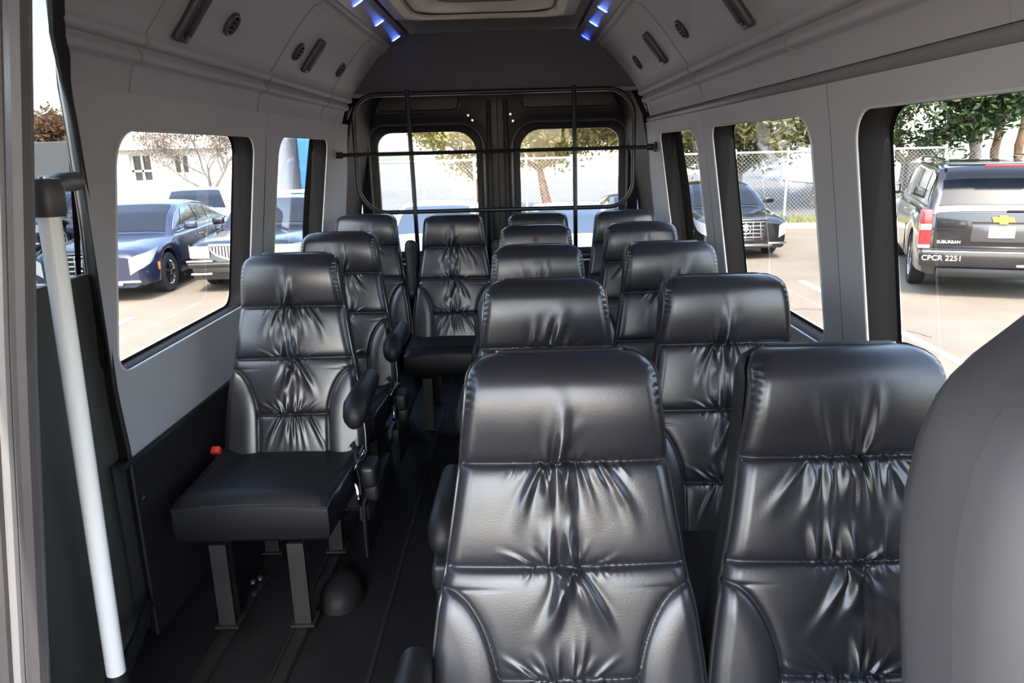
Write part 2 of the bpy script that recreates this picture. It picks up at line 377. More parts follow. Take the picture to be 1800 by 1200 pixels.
# cove panels: profile with mouldings, (z, extra inward offset)
COVE = [(1.527,0),(1.56,0),(1.592,0),(1.598,.004),(1.606,.014),(1.616,.018),(1.626,.012),(1.630,.000),(1.634,-.004),(1.638,.004),(1.646,.014),(1.656,.016),(1.664,.008),(1.668,0),(1.70,0),(1.74,0),(1.78,0),(1.82,0),(1.86,0),(1.895,0),(1.900,.004),(1.908,.010),(1.916,.006),(1.920,-.003),(1.926,.006),(1.932,.004),(1.945,0),(1.965,0)]
def cove_point(side, z, inn, y):
    s = slope_at(z); l = math.hypot(1, s)      # outward normal of the wall in (h, z): (1, -s)/l
    return (XC+side*(hw_at(z)-inn/l), y, z+inn*s/l)
def make_ceiling():
    c = MB().box((XC, 2.0, 2.03), (1.05, 5.6, .04)); c = tag(c.build('ceiling', M['ceil']), kind='structure')
    for side, ys in ((-1, [1.02, 1.97, 2.93, 3.87, 4.34]), (1, [.3, 1.2, 2.06, 3.10, 4.235, 4.34])):
        for a, b in zip(ys[:-1], ys[1:]):
            z_lo = 1.76 if (side < 0 and a < 1.1) else 0
            pr = [p for p in COVE if p[0] >= z_lo]
            if side < 0 and a < 1.1:        # beside the entry door the panel is cut along the door opening
                def fn(u, v, pr=COVE, a=a, b=b):
                    z, inn = pr[min(int(round(v*(len(pr)-1))), len(pr)-1)]; y0 = max(a, YF_L(z)+.003) if z < 1.75 else a + (1.52-a)*max(0, 1-(z-1.75)/.06)
                    return cove_point(-1, z, inn, y0+(b-GAP*.75-y0)*u)
                mb = MB().grid(fn, 4, len(COVE)-1)
            else:
                mb = MB().grid(lambda u, v: cove_point(side, *pr[min(int(round(v*(len(pr)-1))), len(pr)-1)], a+GAP*.75+(b-a-GAP*1.5)*u), 2, len(pr)-1)
            mb.build('cove_panel', M['cove'], c, sharp=60)
        for yv in ys[1:-1]:                 # piped seam between two cove panels
            MB().tube([cove_point(side, z, inn+.001, yv) for z, inn in COVE if z < 1.95], .0022, 6).build('seam_piping', M['strip'], c)
        y0f = (lambda z: -1.2) if side > 0 else (lambda z: YO_L(z)+.02)
        back = MB().grid(lambda u, v: (XC+side*(float(np.interp(1.5+.5*v, PZ, PH))+.06), y0f(1.5+.5*v)+(4.8-y0f(1.5+.5*v))*u, 1.5+.5*v), 1, 20)
        back.build('cove_backing', M['backing'], c)
    # roof over the cab and above the entry door
    MB().grid(lambda u, v: (WX(-1, 1.78+.22*v, .05), -1.2+2.75*u, 1.78+.22*v), 1, 8).build('cove_backing', M['backing'], c)
    MB().grid(lambda u, v: cove_point(-1, 1.78+.2*v, 0, -1.0+2.02*u), 1, 8).build('cove_panel', M['cove'], c)
    MB().grid(lambda u, v: cove_point(1, 1.53+.44*v, 0, -1.0+1.3*u), 1, 10).build('cove_panel', M['cove'], c)
    return c
CEIL = make_ceiling()

def make_header():
    pts = [(WX(-1, 1.685, .0), 1.685)]
    zs = [1.685+.31*i/16 for i in range(17)]
    poly = [(WX(-1, z, .004), z) for z in zs] + [(WX(1, z, .004), z) for z in reversed(zs)]
    mb = MB().prism(poly, .03, (0, 4.335, 0))
    h = tag(mb.build('trim_1', M['header'], sharp=30), kind='structure')
    MB().rbox((XC, 4.352, 1.678), (1.66, .045, .022), .008).build('lip', M['strip'], h)  # highlight along the header's lower edge, put into the lip's paler grey
make_header()

def make_floor():
    f = MB().box((XC, 1.7, -.02), (2.1, 6.4, .04)); f = tag(f.build('floor', M['floor']), kind='structure')
    for x in (-.885, -.672):
        t = MB(); t.box((x, 2.7, .003), (.05, 3.0, .006)); t.box((x-.019, 2.7, .008), (.006, 3.0, .006)); t.box((x+.019, 2.7, .008), (.006, 3.0, .006)); t.build('seat_track', M['track'], f)
    for x in (-.02, .16, .42, .66):
        t = MB(); t.box((x, 2.6, .003), (.05, 4.0, .006)); t.build('seat_track', M['track'], f)
    MB().box((-.43, 2.9, .002), (.012, 3.2, .004)).build('floor_seam', M['track'], f)
    mb = MB()                                                   # rounded wheel-box hump of the floor behind the first left seat's leg
    mb.grid(lambda u, v: (-.585+.07*math.cos(2*PI*u)*math.cos(v*PI/2), 2.07+.10*math.sin(2*PI*u)*math.cos(v*PI/2), .075*math.sin(v*PI/2)**.8), 18, 8)
    mb.build('floor_hump', M['floor'], f)
    for y, x in ((2.15,-.875),(2.13,-.892)):
        MB().lathe([(.010,0),(.010,.008),(.006,.012)], 8, (x, y, .02)).build('bolt', M['steel'], f)
make_floor()

# ------------------------------------------------------------------ rear wall and doors
def make_rear():
    Y = 4.75
    w = MB()
    for side in (-1, 1):        # dark jamb between the side trim and the doors
        w.grid(lambda u, v: (XC+side*(hw_at(1.9*v)-.012-.075*u), 4.50+.22*u, 1.9*v), 3, 16)
    for side in (-1, 1):
        w.grid(lambda u, v: (XC+side*(hw_at(1.9*v)-.087+.15*u), 4.72, 1.9*v), 1, 16)
    w.box((XC, 4.74, 1.82), (1.7, .06, .26)); w.box((XC, 4.72, .0), (1.9, .1, .16))
    w.box((XC, 4.85, 1.0), (.04, .02, 2.0))
    wr = tag(w.build('wall_rear', M['door_paint'], sharp=30), kind='structure')
    MB().rbox((-.115, 4.70, 1.692), (.17, .03, .012), .004).build('lamp_bar', M['strip'], wr)
    for idx, (x0, x1, h0, h1) in enumerate(((-.985, -.122, -.868, -.252), (-.108, .755, .022, .638))):
        hole = rrect((h0+h1)/2, (.745+1.482)/2, (h1-h0)/2, (1.482-.745)/2, ((.13,.09,.08,.08) if idx == 0 else (.09,.13,.08,.08)), 8)
        cx, cz = (h0+h1)/2, (.745+1.482)/2; N = len(hole); z0, z1 = .06, 1.72
        outer = []
        for (x, z) in hole:
            dx, dz = x-cx, z-cz
            t = min(((x1-cx)/dx if dx > 1e-6 else (x0-cx)/dx if dx < -1e-6 else 1e9), ((z1-cz)/dz if dz > 1e-6 else (z0-cz)/dz if dz < -1e-6 else 1e9))
            outer.append([cx+dx*t, cz+dz*t])
        for (a, b) in ((x0,z0),(x0,z1),(x1,z0),(x1,z1)):
            k = min(range(N), key=lambda i: (outer[i][0]-a)**2+(outer[i][1]-b)**2); outer[k] = [a, b]
        mb = MB()
        def ring(pts, y): mb.v.extend([(p[0], y, p[1]) for p in pts])
        grow = lambda d: [(cx+(x-cx)*(1+d/((h1-h0)/2)), cz+(z-cz)*(1+d/.3685)) for x, z in hole]
        rgs = [(outer, Y+.05), (outer, Y), (grow(.10), Y), (grow(.075), Y-.008), (grow(.055), Y-.012), (grow(.045), Y+.002), (grow(.03), Y+.012), (hole, Y+.02), (hole, Y+.05)]
        for p, y in rgs: ring(p, y)
        for r in range(len(rgs)-1):
            for k in range(N): mb.f.append((r*N+k, r*N+(k+1)%N, (r+1)*N+(k+1)%N, (r+1)*N+k))
        d = tag(mb.build('door_%d' % (idx+2), M['door_paint'], sharp=40), kind='structure')
        MB().tube([(p[0], Y-.010, p[1]) for p in grow(.05)], .009, 8, closed=True).build('gasket', M['gasket'], d)
        g = MB(); g.v = [(x, Y+.04, z) for x, z in hole]; g.f = [tuple(range(N))]; g.build('pane', M['glass'], d, smooth=False)
        # recessed pressing above the window, with a rolled lip
        px0, px1 = (x0+.13, h1-.10) if idx == 0 else (h0+.02, x1-.15)
        MB().rbox(((px0+px1)/2, Y-.004, 1.66), (px1-px0, .02, .10), .008).build('upper_panel', M['door_card'], d)
        s = 1 if idx == 0 else -1
        lip = [(px0-.02, Y-.014, 1.635), (px0, Y-.016, 1.612), (px0+.03, Y-.018, 1.602)] + [(px0+.03+(px1-px0-.08)*i/8, Y-.018, 1.602) for i in range(1, 9)] + [(px1-.02, Y-.018, 1.606), (px1, Y-.016, 1.622), (px1+.012, Y-.014, 1.65)]
        MB().tube(lip, .009, 8).build('pressed_lip', M['gasket'], d)
        MB().rbox(((h0+h1)/2-s*.02, Y-.015, .58), (h1-h0-.02, .03, .20), .012).build('lower_card', M['door_card'], d)
        MB().rbox(((h0+h1)/2, Y-.035, .665), (h1-h0-.10, .02, .022), .006).build('pull_rail', M['steel'], d)
        MB().tube([(x1-.045 if idx == 0 else x0+.045, Y-.02, .3), (x1-.045 if idx == 0 else x0+.045, Y-.02, 1.66)], .014, 8).build('edge_seal', M['rubber'], d)
        for (bx, bz) in (((px1+.06, 1.575), (px1+.085, 1.545)) if idx == 0 else ((px0-.075, 1.575), (px0-.06, 1.535), (px0-.07, 1.36))):
            MB().lathe([(.007,0),(.007,.006),(.004,.008)], 10, (bx, Y-.018, bz), 'y').build('screw', M['steel'], d)
make_rear()

def make_cage():
    Y = 4.30; c = tag(empty('luggage_cage', (XC, Y, .0)), 'black tubular steel luggage cage barring the rear door windows', 'cage')
    loop = [(-.79+XC*0, 0)]
    pts = rrect(-.125, 1.355, .782, .322, (.15,.13,.16,.14), 10)
    # the frame narrows slightly towards the bottom
    pts = [(x + (-.03 if x > 0 else .02)*(1.68-z)/.65*0 , z) for x, z in pts]
    mb = MB().tube([(x-XC, 0, z) for x, z in pts], .0125, 10, closed=True); mb.build('frame_tube', M['cage'], c)
    for x0, x1, zb in ((-.597,-.582,.40), (.323,.331,.40)):
        MB().tube([(x0-XC, -.016, 1.70), ((x0+x1)/2-XC, -.016, 1.2), (x1-XC, -.016, zb)], .0125, 8).build('upright_bar', M['cage'], c)
    MB().tube([(-1.02-XC, -.03, 1.358), (.77-XC, -.03, 1.358)], .011, 8).build('cross_bar', M['cage'], c)
    for x, s in ((-1.018, 1), (.768, -1)):
        f = MB(); f.rbox((x-XC, -.03, 1.358), (.012, .06, .055), .004); f.tube([(x-XC, -.03, 1.358), (x+s*.045-XC, -.03, 1.358)], .018, 10); f.build('wall_mount', M['cage'], c)
    for x in (-.582, .331):
        MB().rbox((x-XC, -.016, .405), (.05, .04, .02), .004).build('foot', M['cage'], c)
make_cage()

# ------------------------------------------------------------------ overhead fittings
def on_cove(side, y, z):
    s = slope_at(z); l = math.hypot(1, s)
    p = Vector(cove_point(side, z, 0, y)); n = Vector((-side, 0, s)).normalized(); n = Vector((-side/l, 0, s/l))
    t = Vector((side*s/l, 0, 1/l))     # up along the slope
    R = Matrix((Vector((0, 1, 0)), t, n)).transposed()
    return p, R
def obj_on(o, p, R): o.matrix_world = Matrix.Translation(p) @ R.to_4x4()
def make_vents():
    box = [(-1, 2.125, 1.735, 'dark oblong reading lamp on the left cove nearest the entry door'), (-1, 3.265, 1.765, 'dark oblong reading lamp between two round air vents on the left cove'),
           (1, 2.24, 1.745, 'dark oblong reading lamp on the right cove nearest the camera'), (1, 3.36, 1.77, 'dark oblong reading lamp on the right cove near the rear')]
    rnd = [(-1, 2.39, 1.752, 'round air vent on the left cove beside the nearest oblong lamp'), (-1, 3.08, 1.757, 'round air vent on the left cove just ahead of the far oblong lamp'), (-1, 3.79, 1.76, 'round air vent on the left cove closest to the rear header'),
           (1, 2.865, 1.769, 'round air vent on the right cove between the two oblong lamps'), (1, 3.88, 1.767, 'round air vent on the right cove closest to the rear header')]
    for side, y, z, lab in box:
        p, R = on_cove(side, y, z); e = tag(empty('reading_lamp'), lab, 'lamp', 'oblong cove lamps'); obj_on(e, p, R)
        MB().rbox((0, 0, .010), (.072, .155, .024), .011, 4).build('housing', M['vent'], e)
        MB().rbox((0, .004, .022), (.05, .12, .006), .003, 2).build('lens', M['vent_hole'], e)
        MB().rbox((0, -.056, .026), (.022, .014, .006), .002, 2).build('switch', M['vent'], e)
    for side, y, z, lab in rnd:
        p, R = on_cove(side, y, z); e = tag(empty('air_vent'), lab, 'vent', 'round cove air vents'); obj_on(e, p, R)
        MB().lathe([(.030,0),(.037,.0),(.038,.007),(.034,.012),(.029,.011),(.028,.002)], 24, caps=False).build('bezel', M['vent'], e)
        MB().lathe([(.029,.0),(.029,.002)], 24).build('throat', M['vent_hole'], e)
        for k in (-1, 0, 1):
            MB().rbox((0, k*.015, .007), (.05 if k == 0 else .042, .004, .01), .001, 1, Matrix.Rotation(.5, 3, 'X')).build('louvre', M['vent'], e)
make_vents()
def make_leds():
    for side, h, z, ys, lab in ((-1, .515, 1.962, [2.72, 3.20, 3.68, 4.17], 'aluminium LED strip glowing blue along the left of the ceiling'), (1, .515, 1.962, [2.5, 3.0, 3.50, 3.88, 4.34], 'aluminium LED strip glowing blue along the right of the ceiling')):
        x = XC+side*h; e = tag(empty('led_strip', (x, 0, z)), lab, 'light strip', 'blue LED ceiling strips')
        rot = Matrix.Rotation(side*.55, 3, 'Y')
        y1 = 4.40; y0 = 1.3
        MB().rbox((0, (y0+y1)/2, 0), (.105, y1-y0, .028), .008, 3, rot).build('channel', M['led_strip'], e)
        MB().rbox(tuple(rot @ Vector((0, 0, -.014))+Vector((0, (y0+y1)/2, 0))), (.07, y1-y0-.02, .006), .002, 2, rot).build('diffuser', M['strip'], e)
        for y in ys:
            p = rot @ Vector((0, 0, -.017)) + Vector((0, y, 0))
            l = MB().rbox(tuple(p), (.052, .020, .003), .001, 1, rot).build('led', M['led'], e)
            MB().rbox(tuple(p+rot @ Vector((0, 0, -.002))), (.040, .010, .003), .001, 1, rot).build('led_core', M['led_core'], l)
make_leds()
def make_hatch():
    e = tag(empty('roof_hatch', (-.135, 3.13, 2.01)), 'ivory framed roof hatch in the dark ceiling', 'hatch')
    def loop(hx, y0, y1, r, z): return [(x, y, z) for x, y in rrect(0, (y0+y1)/2-3.35, hx, (y1-y0)/2, r, 6)]
    def band(rings):
        mb = MB(); N = len(rings[0])
        for r in rings: mb.v.extend(r)
        for i in range(len(rings)-1):
            for k in range(N): mb.f.append((i*N+k, i*N+(k+1)%N, (i+1)*N+(k+1)%N, (i+1)*N+k))
        return mb
    band([loop(.43,2.75,4.02,.02,0), loop(.425,2.755,4.015,.03,-.035), loop(.385,2.80,3.965,.05,-.045), loop(.37,2.82,3.95,.05,-.043)]).build('outer_frame', M['hatch_frame'], e)
    band([loop(.372,2.82,3.952,.05,-.043), loop(.365,2.83,3.945,.06,-.05), loop(.33,2.88,3.90,.09,-.045), loop(.32,2.90,3.89,.10,-.03)]).build('ivory_rim', M['hatch_white'], e)
    band([loop(.322,2.895,3.892,.10,-.032), loop(.318,2.90,3.888,.10,-.038), loop(.312,2.91,3.88,.10,-.032)]).build('rubber_seal', M['rubber'], e)
    band([loop(.314,2.905,3.882,.10,-.03), loop(.28,2.96,3.84,.10,-.04), loop(.24,3.02,3.79,.1,-.036), loop(.2,3.08,3.74,.09,-.015)]).build('ivory_lid', M['hatch_white'], e)
    g = MB(); g.v = loop(.21,3.07,3.75,.09,-.014); g.f = [tuple(range(len(g.v)))]; g.build('mesh_screen', M['hatch_dark'], e)
make_hatch()

# ------------------------------------------------------------------ entry door side
def make_entry():
    # door: dark lower card, tall pane, frame
    xo = lambda z: WX(-1, z, .05)
    ye = lambda z: YF_L(min(z, 1.76))+(YO_L(min(z, 1.76))-YF_L(min(z, 1.76)))*.72
    d = MB(); d.grid(lambda u, v: (xo(-.2+1.28*v), 1.22+(ye(max(0, -.2+1.28*v))-1.22)*u, -.2+1.28*v), 1, 14); d.grid(lambda u, v: (xo(1.08)-.02*u, 1.22+(ye(1.08)-1.22)*v, 1.08), 1, 1)
    d = tag(d.build('door_1', M['olive']), kind='structure')
    MB().grid(lambda u, v: (xo(1.08+.72*v)-.004, 1.22+(ye(1.08+.72*v)-1.22)*u, 1.08+.72*v), 1, 12).build('pane', M['door_glass'], d)
    # jamb: black seal along the rear edge of the opening and the jamb face
    ZJ = list(np.linspace(0, 1.76, 40))
    j = MB().tube([(WX(-1, z, .002), YF_L(z)+.002, z) for z in ZJ], [.007 if z < 1.5 else min(.016, .007+(z-1.5)*.12) for z in ZJ], 8)
    j.grid(lambda u, v: (WX(-1, 1.76*v, .07*u), YF_L(1.76*v)+(YO_L(1.76*v)-YF_L(1.76*v))*u, 1.76*v), 4, 40)
    j = tag(j.build('trim_2', M['rubber']), kind='structure')
    MB().tube([(WX(-1, z, .066), YO_L(z)-.004, z) for z in np.linspace(.98, 1.42, 14)], .003, 6).build('bright_edge', M['steel'], j)
    # pillar in front of the door opening with its seals
    Yp = 1.25
    xe = lambda z: float(np.interp(z, [0, .36, 1.0, 1.607, 2.0], [-.985, -.945, -.85, -.745, -.67]))
    p = MB()
    p.grid(lambda u, v: (xe(2.0*v)-.012*(1-math.cos(u*PI/2)) , Yp+.02*math.sin(u*PI/2)-.02, 2.0*v), 3, 12)
    p.grid(lambda u, v: (xe(2.0*v)-.40*u, Yp-.02-.0*u, 2.0*v), 1, 12)
    p.grid(lambda u, v: (xe(2.0*v)-.012-.3*u, Yp+.0, 2.0*v), 1, 12)
    p = tag(p.build('trim_3', M['pillar']), kind='structure')
    MB().tube([(xe(z)-.018, Yp-.022, z) for z in np.linspace(0, 1.98, 16)], .018, 8).build('edge_seal', M['pillar_dark'], p)
    MB().tube([(xe(z)-.052, Yp-.024, z) for z in np.linspace(0, 1.98, 16)], .010, 8).build('edge_seal', M['pillar'], p)
    MB().tube([(xe(z)-.078, Yp-.022, z) for z in np.linspace(0, 1.98, 16)], .016, 8).build('edge_seal', M['pillar_dark'], p)
make_entry()
def make_pole():
    a = Vector((-.944, 1.5, 1.268)); b = Vector((-.982, 1.5, .165))
    e = tag(empty('grab_pole', tuple(b)), 'white enamelled grab pole slanting beside the entry door', 'pole')
    A = a-b; Z = Vector((0,0,0))
    MB().tube([Z+A*t for t in np.linspace(-.01, 1.0, 8)], .0215, 16).build('tube', M['white_pole'], e)
    h = MB(); up = A.normalized()
    h.tube([A+up*t for t in (-.012, .0, .045, .062)], [.031, .034, .034, .028], 16)
    h.tube([A+up*.035, A+up*.04+Vector((-.03, .10, .012)), A+up*.04+Vector((-.07, .225, .01))], [.024, .020, .022], 10)
    h.build('top_bracket', M['bracket'], e)
    MB().lathe([(.012,0),(.012,.004),(.007,.006)], 10, tuple(A+up*.062)).build('cap_screw', M['steel'], e)
    k = MB(); k.tube([up*-.03, up*.0, up*.02], [.026, .027, .024], 14); k.tube([up*-.01, up*-.012+Vector((-.05,.2,-.01)), up*-.012+Vector((-.09,.33,-.01))], [.02,.016,.018], 8); k.build('bottom_bracket', M['black_plastic'], e)
make_pole()

# ------------------------------------------------------------------ cab in front of the camera (only lets the daylight in)
def make_cab():
    w = MB()
    for s in (-1, 1):
        x = XC+s*1.0
        w.box((x, .0, -.08), (.05, 2.5, .26)); w.box((x, -1.1, .45), (.05, .35, .9)); w.box((x+(-s)*.06, .0, 1.69), (.05, 2.5, .18))
        w.box((x-s*.02, .50, 1.25), (.06, .22, .75)); w.box((x-s*.02, -1.05, 1.25), (.06, .3, .75))
    w.box((XC-1.02, .9, .55), (.05, .72, 1.9)); w.box((XC+1.02, .5, 1.2), (.05, .3, 1.0))
    w = tag(w.build('wall_front', M['pillar']), kind='structure')
    d = MB(); d.rbox((XC, -1.05, .30), (1.9, .6, .56), .08); d.box((XC, -1.3, .05), (2.0, .1, 1.0)); tag(d.build('trim_4', M['black_plastic']), kind='structure')
    tag(MB().box((XC, -1.12, 1.86), (1.95, .25, .2)).build('trim_5', M['cove']), kind='structure')
make_cab()

# ------------------------------------------------------------------ passenger seats
S1, S2, S3, SE = .184, .358, .548, .70
LEAN = math.radians(14)
ZTOP = 1.035
DOWN = np.array([0, -math.sin(LEAN), -math.cos(LEAN)]); NRM = np.array([0, -math.cos(LEAN), math.sin(LEAN)])
def back_halfwidth(s):
    h = np.interp(s, [0, .06, S1, .27, S2, .44, .52, .62, SE], [.153, .160, .174, .187, .201, .217, .228, .238, .240])
    r = .042; t = np.clip(s, 0, r)
    return h - r + np.sqrt(np.maximum(r*r-(r-t)**2, 0))
def bolster_edge(s):
    hw = np.interp(s, [0, S2, .44, .52, SE], [.16, .201, .217, .228, .240])
    t = np.clip((s-.392)/.175, 0, 1); xb = .118+(hw-.118)*(1-np.sqrt(np.maximum(1-(1-t)**2, 0)))
    return np.where(s < .392, 9., xb)
def back_field(seed):
    rng = np.random.RandomState(seed)
    nx, ns = 176, 256
    a = np.linspace(-1, 1, nx+1); a = np.sign(a)*(1-(1-np.abs(a))**1.12)          # a little denser at the rim
    sv = np.linspace(0, SE, ns+1)
    s, A = np.meshgrid(sv, a, indexing='ij'); hw = back_halfwidth(s); x = A*hw
    h = np.zeros_like(s)
    # padded bands between the seams
    def band(s0, s1, amp, p=2.):
        m = (s >= s0) & (s < s1); q = (s-(s0+s1)/2)/((s1-s0)/2)
        h[m] += amp*(1-np.abs(q[m])**p)
    band(-.03, S1, .021, 2.4); band(S1, S2, .0065, 3.0); 
    h += .016*(1-A**2)*.8 + .010*np.exp(-((s-.07)/.07)**2)
    bx = bolster_edge(s); inb = np.abs(x) > bx
    hb = np.interp(s, [0, S2, .44, .52, SE], [.16, .201, .217, .228, .240]); bs = np.where(s < .392, hb+(.392-s)*4, bx)
    f = np.abs(x)-bs; gs = np.gradient(bs, sv, axis=0); d = f/np.sqrt(1+np.minimum(gs**2, 30))
    d = np.where(s < .392, np.minimum(d, -(.392-s)), d)
    bol = np.clip(d/.05, 0, 1); h += np.where(inb, .009*np.sin(bol*PI/2), 0)
    for (sa, sb, am) in ((S2, S3, .006), (S3, SE+.05, .007)):
        m = (s >= sa) & (s < sb) & ~inb; q = (s-(sa+sb)/2)/((sb-sa)/2); h[m] += am*(1-np.abs(q[m])**3)
    h += np.where(inb, .004, 0)
    # seam grooves
    for sk in (S1, S2): h -= (.0085*np.exp(-((s-sk)/.0042)**2) + .003*np.exp(-((s-sk)/.012)**2))*np.clip((1-np.abs(A))/.04, .25, 1)
    h -= np.where(~inb, .008*np.exp(-((s-S3)/.0042)**2)+.003*np.exp(-((s-S3)/.012)**2), 0)
    h -= .007*np.exp(-(d/.0042)**2) + .0025*np.exp(-(d/.012)**2)
    # gathered folds
    def fold(x0, s0, x1, s1, amp, w, mask, grow=1.4, both=False):
        dx, ds = x1-x0, s1-s0; L = math.hypot(dx, ds)
        t = ((x-x0)*dx+(s-s0)*ds)/L**2; tt = np.clip(t, 0, 1)
        bend = .08*L*np.sin(tt*PI)*rng.uniform(-1, 1)
        dist = ((x-x0)*ds-(s-s0)*dx)/L + bend
        ww = w*(1+grow*tt) if not both else w*(1+grow*np.sin(tt*PI))
        env = np.where((t > -.03) & (t < 1), np.minimum(1, (t+.03)/.05)*((1-tt)**1.4 if not both else np.minimum(1, (1-tt)/.04)*(.55+.45*np.cos(2*PI*tt))), 0)
        q = dist/(ww*.9); h[:] += np.where(mask, 1.25*amp*env*(1-1.3*q*q)*np.exp(-q*q), 0)
    mh = (s < S1); mu = (s >= S1) & (s < S2); ml = (s >= S2) & (s < S3) & ~inb; mk = (s >= S3) & ~inb
    skew = rng.uniform(-.3, .3)+.2
    for k in range(7): x0 = rng.normal(0, .026); fold(x0, S1, x0*1.7+skew*.12+rng.normal(0, .012), S1-rng.uniform(.07, .15), rng.uniform(.004, .007), rng.uniform(.006, .011), mh)
    for k in range(8): x0 = rng.normal(0, .03); fold(x0, S1, x0*1.6, S1-rng.uniform(.015, .04), rng.uniform(.0015, .003), .0045, mh)
    for k in range(8): x0 = rng.normal(-.008, .03); fold(x0, S1, x0*.9+rng.normal(0, .006), S2, rng.uniform(.004, .0080), rng.uniform(.006, .011), mu, .8, True)
    for k in range(8): x0 = rng.normal(-.0, .045); fold(x0, S1, x0*2.1, S1+rng.uniform(.06, .14), rng.uniform(.004, .007), .007, mu, 2)
    for k in range(16): x0 = rng.uniform(-.095, .095); fold(x0, S1, x0*1.25, S1+rng.uniform(.012, .04), rng.uniform(.0012, .0028), .004, mu)
    for k in range(6): x0 = rng.normal(0, .032); fold(x0, S2, x0*2.3, S2-rng.uniform(.02, .06), rng.uniform(.0025, .005), .0045, mu)
    for k in range(7):
        x0 = rng.normal(0, .018); sg = 1 if k % 2 else -1
        fold(x0, S2, x0+sg*rng.uniform(.03, .11), S2+rng.uniform(.08, .16), rng.uniform(.0045, .0075), rng.uniform(.0065, .011), ml, 1.6)
    for k in range(5): x0 = rng.normal(0, .012); fold(x0, S2, x0*1.2, S3, rng.uniform(.003, .0055), .0065, ml, .9, True)
    for k in range(12): x0 = rng.uniform(-.06, .06); fold(x0, S2, x0*1.3, S2+rng.uniform(.012, .035), rng.uniform(.0015, .003), .004, ml)
    for k in range(9): x0 = rng.normal(0, .03); fold(x0, S3, x0*2.6, S3-rng.uniform(.025, .07), rng.uniform(.003, .0055), .005, ml)
    for k in range(10): x0 = rng.normal(0, .026); fold(x0, S3, x0*2.4, SE+rng.uniform(-.04, .02), rng.uniform(.003, .006), .0065, mk, 1.2)
    ph = rng.uniform(0, 6)
    for sk in (S1, S2, S3): h += np.where(inb, 0, .0012*np.sin(x*2*PI/.0105+ph+2*np.sin(x*40))*np.exp(-((s-sk)/.011)**2)*np.exp(-(x/.085)**2))
    # puckered corner stitching
    for sg in (-1, 1): h -= .0022*np.clip(np.sin(s*2*PI/.014), 0, 1)*np.exp(-((hw-np.abs(x)-.006)/.006)**2)*np.exp(-((s-.055)/.055)**2)
    # rolled rim
    de = np.clip(hw*(1-np.abs(A)), 0, .026); h -= .026*(1-np.sqrt(np.clip(1-(1-de/.026)**2, 0, 1)))
    dt = np.clip(s, 0, .06); h -= .055*(1-np.sqrt(np.clip(1-(1-dt/.06)**2, 0, 1)))
    P = np.array([0, 0, ZTOP]) + x[..., None]*np.array([1, 0, 0]) + s[..., None]*DOWN + h[..., None]*NRM
    sc = (s[:-1, :-1]+s[1:, 1:])/2; xc = (x[:-1, :-1]+x[1:, :-1]+x[:-1, 1:]+x[1:, 1:])/4; ic = np.abs(xc) > bolster_edge(sc)
    reg = np.where(sc < S1, 0, np.where(sc < S2, 1, np.where(ic, np.where(xc < 0, 3, 4), np.where(sc < S3, 2, 5))))
    return P, reg
def field_parts(seed):
    P, reg = back_field(seed); ns, nx = reg.shape; out = []
    idx = np.arange((ns+1)*(nx+1)).reshape(ns+1, nx+1); V = P.reshape(-1, 3)
    NV = np.cross(np.gradient(P, axis=0), np.gradient(P, axis=1)); NV /= np.linalg.norm(NV, axis=-1, keepdims=True)+1e-12; NV *= np.sign((NV @ NRM).mean()); NV = NV.reshape(-1, 3)
    for r, nm in enumerate(('headrest', 'upper_panel', 'lower_panel', 'side_bolster', 'side_bolster', 'lumbar_panel')):
        ii, jj = np.nonzero(reg == r)
        q = np.stack([idx[ii, jj], idx[ii+1, jj], idx[ii+1, jj+1], idx[ii, jj+1]], 1)
        u, inv = np.unique(q, return_inverse=True); q = inv.reshape(q.shape)
        me = bpy.data.meshes.new(nm); me.vertices.add(len(u)); me.vertices.foreach_set('co', V[u].astype(np.float32).ravel())
        me.loops.add(q.size); me.loops.foreach_set('vertex_index', q.astype(np.int32).ravel())
        me.polygons.add(len(q)); me.polygons.foreach_set('loop_start', np.arange(0, q.size, 4, dtype=np.int32))
        me.polygons.foreach_set('use_smooth', np.ones(len(q), dtype=bool)); me.materials.append(M['leather']); me.update(calc_edges=True); me.validate(); me.normals_split_custom_set_from_vertices(NV[u].tolist())
        out.append((nm, me))
    rim = np.concatenate([P[::-1, 0][:-1:4], P[0, :][::4], P[1:, -1][::4]])
    return out, rim
def pt(x, s, h): return Vector((x, 0, ZTOP)) + Vector(DOWN)*s + Vector(NRM)*h
def make_shell():
    mb = MB(); rows = []
    rim = [(-float(back_halfwidth(s)), s) for s in np.linspace(SE, 0, 40)] + [(float(back_halfwidth(s)), s) for s in np.linspace(0, SE, 40)]
    rings = []
    for (sc, h) in ((1.0, -.02), (1.012, -.035), (1.012, -.07), (.985, -.098), (.93, -.112), (.6, -.118), (.02, -.118)):
        ring = []
        for (x, s) in rim:
            ds = (s-.4)*sc+.4; ring.append(pt(x*sc, ds, h - .05*max(0, 1-s/.06)*.8*(1 if h > -.05 else .35)))
        rings.append(ring)
    N = len(rim)
    for r in rings: mb.v.extend([tuple(p) for p in r])
    for i in range(len(rings)-1):
        for k in range(N-1): mb.f.append((i*N+k, i*N+k+1, (i+1)*N+k+1, (i+1)*N+k))
    return mb.mesh('back_shell', M['leather_cushion'], sharp=60)
